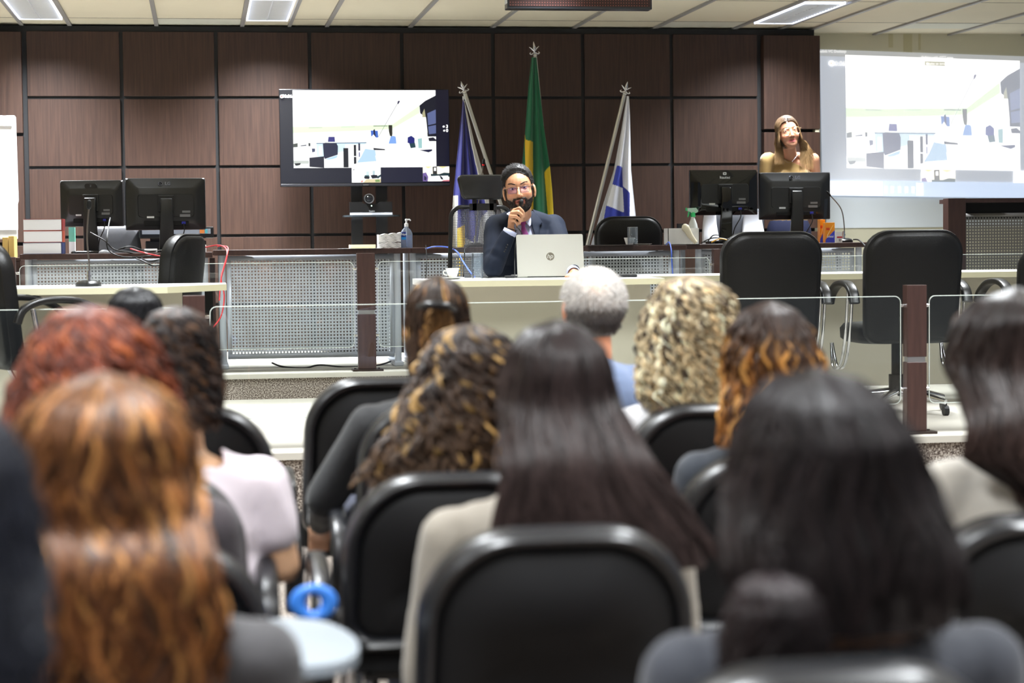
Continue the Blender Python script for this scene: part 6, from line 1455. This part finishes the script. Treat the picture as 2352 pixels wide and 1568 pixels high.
    for s in (-1, 1):
        for k in range(90):
            u = random.random(); x = s*(.013+.036*u); z = .036+.008*sin(u*2.2)+random.uniform(-.0022, .0022); 
            bs.append(([Mh @ Vector((x, .078-.35*max(0, abs(x)-.02)-.004, z)), Mh @ Vector((x+s*.004, .079-.35*max(0, abs(x)-.016)-.004, z+.0015)), Mh @ Vector((x+s*.008, .076-.35*max(0, abs(x)-.012)-.004, z+.0005))]))
    ps = np.array([[tuple(v) for v in b] for b in bs]); add_hair_mesh('eyebrows', [tubes(ps, np.tile([.0009, .0009, .0002], (len(ps), 1)), np.tile(srgb(36,28,26), (len(ps), 3, 1)))], t, HAIRC)
    eyes(Mh, t, look=(.0, 1, -.03), skin=(178,128,98))
    lens_set(t, Mh, .05, .032, .008, .006, .092, tinted_lens('violet_lens', (252,250,253), (110,60,255), .05), mat('gunmetal', (96,92,92), .3, metal=.8), tilt=.16)
    # suit
    M_suit = mat('navy_suit', (17,25,41), .8, bump=.12, bscale=350, spec=.25, noise=.06, nscale=12)
    g = MB(); torso(g, .014); arms(g, .014); me = remesh(g, .007, 5); cloth_noise(me, .0016, 38, 5)
    V = getco(me).astype(np.float64)
    # sleeve folds at the bent elbow
    for c, amp in ((elR, .006), (elL, .004)):
        dd = np.linalg.norm(V-np.array(c), axis=1); V += (np.sin(dd*130)*amp*np.exp(-((dd-.05)/.06)**2))[:, None]*np.array([0, -.6, .4])
    setco(me, V)
    A = [W_(1167, 478, 10.95), W_(1226, 480, 10.95), W_(1235, 545, 10.95), W_(1226, 600, 10.95), W_(1202, 622, 10.95), W_(1198, 552, 10.95)]
    poly = [(a_.x, a_.z) for a_ in A]; x_, z_ = V[:, 0], V[:, 2]; cutm = inpoly(x_, z_, poly) & (V[:, 1] < -.02)
    col_ = (np.abs(x_-neck0.x) < .062) & (z_ > neck0.z+.035)
    bm = bmesh.new(); bm.from_mesh(me); bm.verts.ensure_lookup_table(); bmesh.ops.delete(bm, geom=[bm.verts[i] for i in np.nonzero(cutm | col_)[0]], context='VERTS'); bm.to_mesh(me); bm.free()
    o = link('jacket', me, M_suit, t); so = o.modifiers.new('s', 'SOLIDIFY'); so.thickness = .004
    # height field of chest front for laying lapels on
    from mathutils.bvhtree import BVHTree
    g = MB(); torso(g, .016); mt = remesh(g, .01, 5); bv = BVHTree.FromPolygons([tuple(v) for v in getco(mt)], [list(p.vertices) for p in mt.polygons])
    def lay(px, py, lift=.004):
        p = W_(px, py, 10.9); h_ = bv.ray_cast(Vector((p.x, -1, p.z)), Vector((0, 1, 0)))
        y = h_[0].y if h_[0] is not None else bv.find_nearest(Vector((p.x, -.12, p.z)))[0].y
        return Vector((p.x, y-lift, p.z))
    def patch(name, outline, m, lift, thick=.004, n=7):
        """closed px outline given as two edges: left points, right points (same count)"""
        L_, R_ = outline; V = []; Fc = []
        Lc_ = catmull([Vector((a_, b_, 0)) for a_, b_ in L_], 6); Rc_ = catmull([Vector((a_, b_, 0)) for a_, b_ in R_], 6)
        for a_, b_ in zip(Lc_, Rc_):
            for k in range(n): u = k/(n-1); V.append(tuple(lay(a_.x+(b_.x-a_.x)*u, a_.y+(b_.y-a_.y)*u, lift+.003*sin(pi*u))))
        for i in range(len(Lc_)-1):
            for k in range(n-1): q_ = i*n+k; Fc.append((q_, q_+1, q_+n+1, q_+n))
        me = npmesh(name, V, Fc); me.shade_smooth(); o = link(name, me, m, t); so = o.modifiers.new('s', 'SOLIDIFY'); so.thickness = thick; so.offset = 1; return o
    M_shirt = mat('pale_blue_shirt', (186,192,222), .75, bump=.06, bscale=300)
    g = MB(); torso(g, .004); me = remesh(g, .009, 4)
    bm = bmesh.new(); bm.from_mesh(me); bmesh.ops.delete(bm, geom=[v for v in bm.verts if (v.co.z > neck0.z+.03 and abs(v.co.x-neck0.x) < .06) or v.co.z < .5], context='VERTS'); bm.to_mesh(me); bm.free()
    link('shirt', me, M_shirt, t)
    patch('lapel', ([(1172, 497), (1166, 507), (1162, 518), (1170, 524), (1181, 560), (1200, 612)], [(1178, 499), (1181, 507), (1185, 515), (1190, 530), (1197, 560), (1206, 615)]), M_suit, .007)
    patch('lapel', ([(1222, 482), (1224, 500), (1227, 515), (1231, 532), (1233, 560), (1226, 612)], [(1227, 480), (1243, 492), (1254, 510), (1247, 520), (1243, 560), (1232, 612)]), M_suit, .007)
    patch('collar', ([(1210, 503), (1213, 506), (1216, 512), (1222, 520)], [(1222, 481), (1225, 490), (1227, 502), (1226, 516)]), M_shirt, .012, .003)
    M_tie = mat('purple_tie', (132,32,122), .4, bump=.05, bscale=600, sheen=.3)
    patch('tie', ([(1200, 500), (1202, 511), (1203.5, 519), (1202, 530), (1200, 545), (1198, 575)], [(1216, 500), (1214.5, 511), (1212, 519), (1215.5, 530), (1220, 545), (1224, 575)]), M_tie, .013, .006, 9)
    # cuff
    d = (wrR-elR).normalized(); c0 = elR+(wrR-elR)*.8; g = MB(); g.tube([c0, wrR-d*.01, wrR+d*.006], [.035, .0385, .038], 24, caps=False); o = g.build('shirt_cuff', M_shirt, t, smooth=60); so = o.modifiers.new('s', 'SOLIDIFY'); so.thickness = .003
    dL = (wrL-elL).normalized(); c0 = elL+(wrL-elL)*.8; g = MB(); g.tube([c0, wrL], [.04, .036], 20, caps=False); o = g.build('shirt_cuff', M_shirt, t, smooth=60); so = o.modifiers.new('s', 'SOLIDIFY'); so.thickness = .003
    g = MB(); g.tube([wrR+d*.012+Vector((.03*cos(a_), .026*sin(a_), -.008*cos(a_))) for a_ in np.linspace(0, 2*pi, 20)], .0022, 6); g.build('bracelet', M_black, t, smooth=60)
    for k in range(4): 
        q_ = W_(1158-k*2.6, 554+k*6, 10.6); hh = elR+(wrR-elR)*(.62-.06*k); MB().ball(hh+Vector((.012, -.052, .0)), (.0045, .003, .0045), 10).build('sleeve_button', M_black, t, smooth=180)
    g = MB(); legs(g, .014); g.ball(pelvis, (.185, .145, .12)); me = remesh(g, .012, 4); link('trousers', me, M_suit, t)
    g = MB()
    for s in (-1, 1): capsule(g, Vector((s*.12, -.37, .045)), Vector((s*.13, -.55, .038)), .046, .037)
    link('shoes', remesh(g, .012, 2), M_black, t)
    # the microphone he holds: a thing of its own
    a_ = P(1197.5, 464, Yo+.015); b_ = P(1193.5, 484, Yo+.012); c_ = P(1187, 512, Yo+.01)
    m_ = thing('hand_microphone', c_, 'small black microphone held in the man\'s fist at his mouth', 'microphone')
    d = (a_-b_).normalized()
    g = MB(); g.tube([a_-c_+d*.016, a_-c_+d*.012, a_-c_, a_-c_-d*.014, a_-c_-d*.02], [.004, .010, .0125, .011, .006], 16); g.build('foam_head', M_matblack, m_, smooth=60)
    g = MB(); g.tube([b_-c_+d*.01, b_-c_, Vector((0, 0, 0))], [.0065, .0065, .007], 12); g.build('stem', M_gplastic, m_, smooth=60)
    cable('black microphone cable falling from the fist over the tie to the table', M_cable, [P(1187, 512, Yo+.01), P(1187, 520, Yo-.01), P(1193, 527, Yo-.02), P(1200, 540, Yo-.0), P(1199.5, 556, Yo+.02), P(1192, 558, Yo), P(1186, 552, Yo-.03), P(1183, 570, Yo), P(1182, 600, Yo), (PX(1182, 10.6), 10.6, TZ+.006)], .0032)
man()
# ------------------------------------------------------------------ the standing woman
def woman():
    Yh = 13.82; hp = P(1811, 307, Yh); r = Vector((P(1815, 400, Yh).x, 13.95, T2))
    t = thing('person', r, 'woman with long blonde-brown hair, glasses and mustard top standing behind the monitor', 'person')
    W_ = lambda px, py, Y: P(px, py, Y)-r
    Mh = head_matrix(hp-r, pi+radians(-2), radians(9), radians(3)); skin = (190,138,110)
    shR, shL = W_(1763, 368, 13.95), W_(1868, 366, 13.95); neck0, chest = W_(1816, 360, 13.96), W_(1816, 410, 13.97)
    elR, wrR = W_(1757, 450, 14.03), W_(1794, 512, 14.14); elL, wrL = W_(1877, 450, 14.03), W_(1836, 512, 14.14)
    pel = W_(1812, 535, 13.97)
    def torso(g, inf=0):
        g.ball(chest, (.135+inf, .1+inf, .13+inf), 24); g.ball(chest+Vector((0, .0, -.18)), (.118+inf, .088+inf, .15+inf), 24); g.ball(chest+Vector((0, 0, .055)), (.14+inf, .085+inf, .1+inf), 24)
        for s in (-1, 1): g.ball(chest+Vector((s*.062, -.07, -.0)), (.055+inf, .05+inf, .052+inf), 16)
        capsule(g, shR, neck0+Vector((-.03, .01, .0)), .046+inf, .042+inf); capsule(g, shL, neck0+Vector((.03, .01, .0)), .046+inf, .042+inf)
    def hips(g, inf=0):
        g.ball(pel, (.155+inf, .11+inf, .15+inf), 20)
        for s in (-1, 1): capsule(g, pel+Vector((s*.08, 0, -.06)), Vector((s*.09, 0, .46)), .08+inf, .055+inf); capsule(g, Vector((s*.09, 0, .46)), Vector((s*.09, .01, .07)), .052+inf, .036+inf)
    def arms(g, inf=0, k=1.0):
        for a_, b_, c_ in ((shR, elR, wrR), (shL, elL, wrL)): capsule(g, a_, b_, .045+inf, .034+inf); capsule(g, b_, b_+(c_-b_)*k, .034+inf, .024+inf)
    g = MB(); torso(g, -.006); arms(g); hips(g, -.006); head_pieces(g, Mh, .93, True); capsule(g, neck0+Vector((0, .0, -.03)), Mh @ Vector((0, -.02, -.05)), .046, .046)
    for s, w, e in ((-1, wrR, elR), (1, wrL, elL)):
        d = (w-e).normalized(); capsule(g, w, w+d*.07, .022, .03)
        for k in range(4): f0 = w+d*.07+Vector(((k-1.5)*.017, 0, 0)); capsule(g, f0, f0+d*.04, .008, .0075, 8); capsule(g, f0+d*.04, f0+d*.06-Vector((0, 0, .012)), .0075, .0065, 8)
        capsule(g, w+d*.02, w+d*.06+Vector((-s*.035, -.01, 0)), .01, .008, 8)
    for s in (-1, 1): capsule(g, Vector((s*.09, .03, .04)), Vector((s*.1, -.16, .035)), .036, .03)
    me = remesh(g, .0048, 3); Lc = face_detail(me, Mh, skin, (186,96,96), brow=(96,66,50)); link('body', me, SKIN, t)
    eyes(Mh, t, look=(.0, 1, -.02), iris=(84,58,40), skin=(180,130,104))
    lens_set(t, Mh, .054, .046, .02, .008, .094, glass_mat('clear_lens', (252,250,250), 1.45, .8), mat('gold_rim', (224,196,150), .25, metal=.8), rimr=.0016, tilt=.1)
    M_top = mat('mustard_knit', (172,140,86), .85, bump=.12, bscale=260, sheen=.3)
    g = MB(); torso(g, .009); arms(g, .011); g.ball(pel+Vector((0, 0, .1)), (.135, .1, .1), 20); me = remesh(g, .007, 4); cloth_noise(me, .0015, 32, 9)
    V = getco(me); 
    a1, a2 = W_(1780, 352, 13.9), W_(1883, 402, 13.9); line = a1.z+(a2.z-a1.z)*(V[:, 0]-a1.x)/(a2.x-a1.x)
    hem = W_(1812, 514, 13.9).z; cut = (V[:, 2] > line) | ((V[:, 0] > shL.x+.03) & (V[:, 2] > W_(1868, 390, 13.9).z)) | (V[:, 2] < hem)
    keep_sleeve = (V[:, 0] < W_(1785, 400, 13.9).x) & (V[:, 2] > hem-1)
    cut &= ~(keep_sleeve & (V[:, 2] <= line+.0) & (V[:, 2] > hem)); armlow = (V[:, 2] < hem) & (np.abs(V[:, 0]) > .15); cut = cut & ~armlow
    bm = bmesh.new(); bm.from_mesh(me); bm.verts.ensure_lookup_table(); bmesh.ops.delete(bm, geom=[bm.verts[i] for i in np.nonzero(cut)[0]], context='VERTS'); bm.to_mesh(me); bm.free()
    o = link('top', me, M_top, t); so = o.modifiers.new('s', 'SOLIDIFY'); so.thickness = .003
    g = MB(); hips(g, .01); me = remesh(g, .012, 4)
    bm = bmesh.new(); bm.from_mesh(me); bmesh.ops.delete(bm, geom=[v for v in bm.verts if v.co.z > hem+.03], context='VERTS'); bm.to_mesh(me); bm.free()
    o = link('jeans', me, mat('navy_denim', (28,34,66), .85), t); so = o.modifiers.new('s', 'SOLIDIFY'); so.thickness = .003
    g = MB()
    for s in (-1, 1): capsule(g, Vector((s*.09, .03, .04)), Vector((s*.1, -.17, .035)), .04, .034)
    link('shoes', remesh(g, .012, 2), M_black, t)
    MB().tube([W_(1792, 356, 13.86), W_(1812, 374, 13.84), W_(1832, 356, 13.86)], .0005, 5, smooth=6).build('necklace', M_steel, t); MB().ball(W_(1832, 359, 13.84), .003, 8).build('pendant', M_chrome, t)
    # hair: scalp shell plus two falls
    def line_(x, y, z):
        part = .084-7.0*(x-.012)**2; f = np.where(y > .02, (z-part)/.02, 1); side = np.where((y <= .03), (z+.10)/.03, 1); q = np.minimum(f, side)
        return np.clip(q, -1, 1)*(.009+.006*np.clip((z-.05)/.06, 0, 1))*(z > -.1)
    me2, smp = shell(me_body(t), Lc, line_, (70,58,48), 'hair', t, rough=.0005, seed=4)
    V2 = getco(me2); F4 = np.array([list(p.vertices) for p in me2.polygons if len(p.vertices) == 4]); C2 = np.tile(np.array(srgb(74,62,52)), (len(V2), 1)); parts = [(V2, F4, C2)]
    rg = random.Random(5); paths = []; cols = []
    def lock(x0, end):
        s = x0; q0 = rg.uniform(-.9, .86); out = []; kf = rg.uniform(1.06, 1.13)
        for th in (4, 28, 52, 74, 94):
            q = q0*(1-.42*(th/90)**1.3) if q0 > 0 else q0*(1-.1*th/90); c_ = sqrt(1-q*q); a_ = radians(th)
            out.append(Mh @ Vector((.010*(1-th/94)+s*sin(a_)*c_*.0735*kf, -.02+q*.095*kf, .032+cos(a_)*c_*.087*kf)))
        yb = -.02+q*.095; out.append(Mh @ Vector((s*rg.uniform(.08, .09), min(yb, .045), -.055)))
        return out
    for k in range(1500):
        s = rg.choice((-1, 1)); base = lock(s, None)
        if s < 0:   # on the head frame right = image right after the turn
            q1 = rg.random(); e0 = W_(1838+q1*18, rg.uniform(328, 346), 13.87-.03*q1); e1 = W_(1836+q1*30+(rg.random()**3)*14, rg.uniform(352, 392), 13.85)
        else:
            e0 = W_(rg.uniform(1781, 1797), rg.uniform(325, 345), 13.86); e1 = W_(rg.uniform(1778, 1802), rg.uniform(350, 378), 13.84)
        pts = catmull(base+[e0, e1], 4); paths.append([tuple(v) for v in pts]); n_ = len(pts)
        ra, rb = np.array(srgb(62,48,40)), np.array(srgb(168,136,96)); 
        cols.append([(ra+(rb-ra)*min(1, (i/(n_-1))**1.3))*(1+rg.uniform(-.3, .4)) for i in range(n_)]) if k % 1 == 0 else None
        w_ = rg.uniform(.7, 1.3)
    paths = np.array(paths); S_ = paths.shape[1]; parts.append(tubes(paths, np.tile(.0014*(1-.6*np.linspace(0, 1, S_)**3), (len(paths), 1)), np.clip(np.array(cols), 0, 1)))
    add_hair_mesh('hair', parts, t, HAIRM)
def me_body(t): return [o for o in t.children if o.name.startswith('body')][0].data
woman()
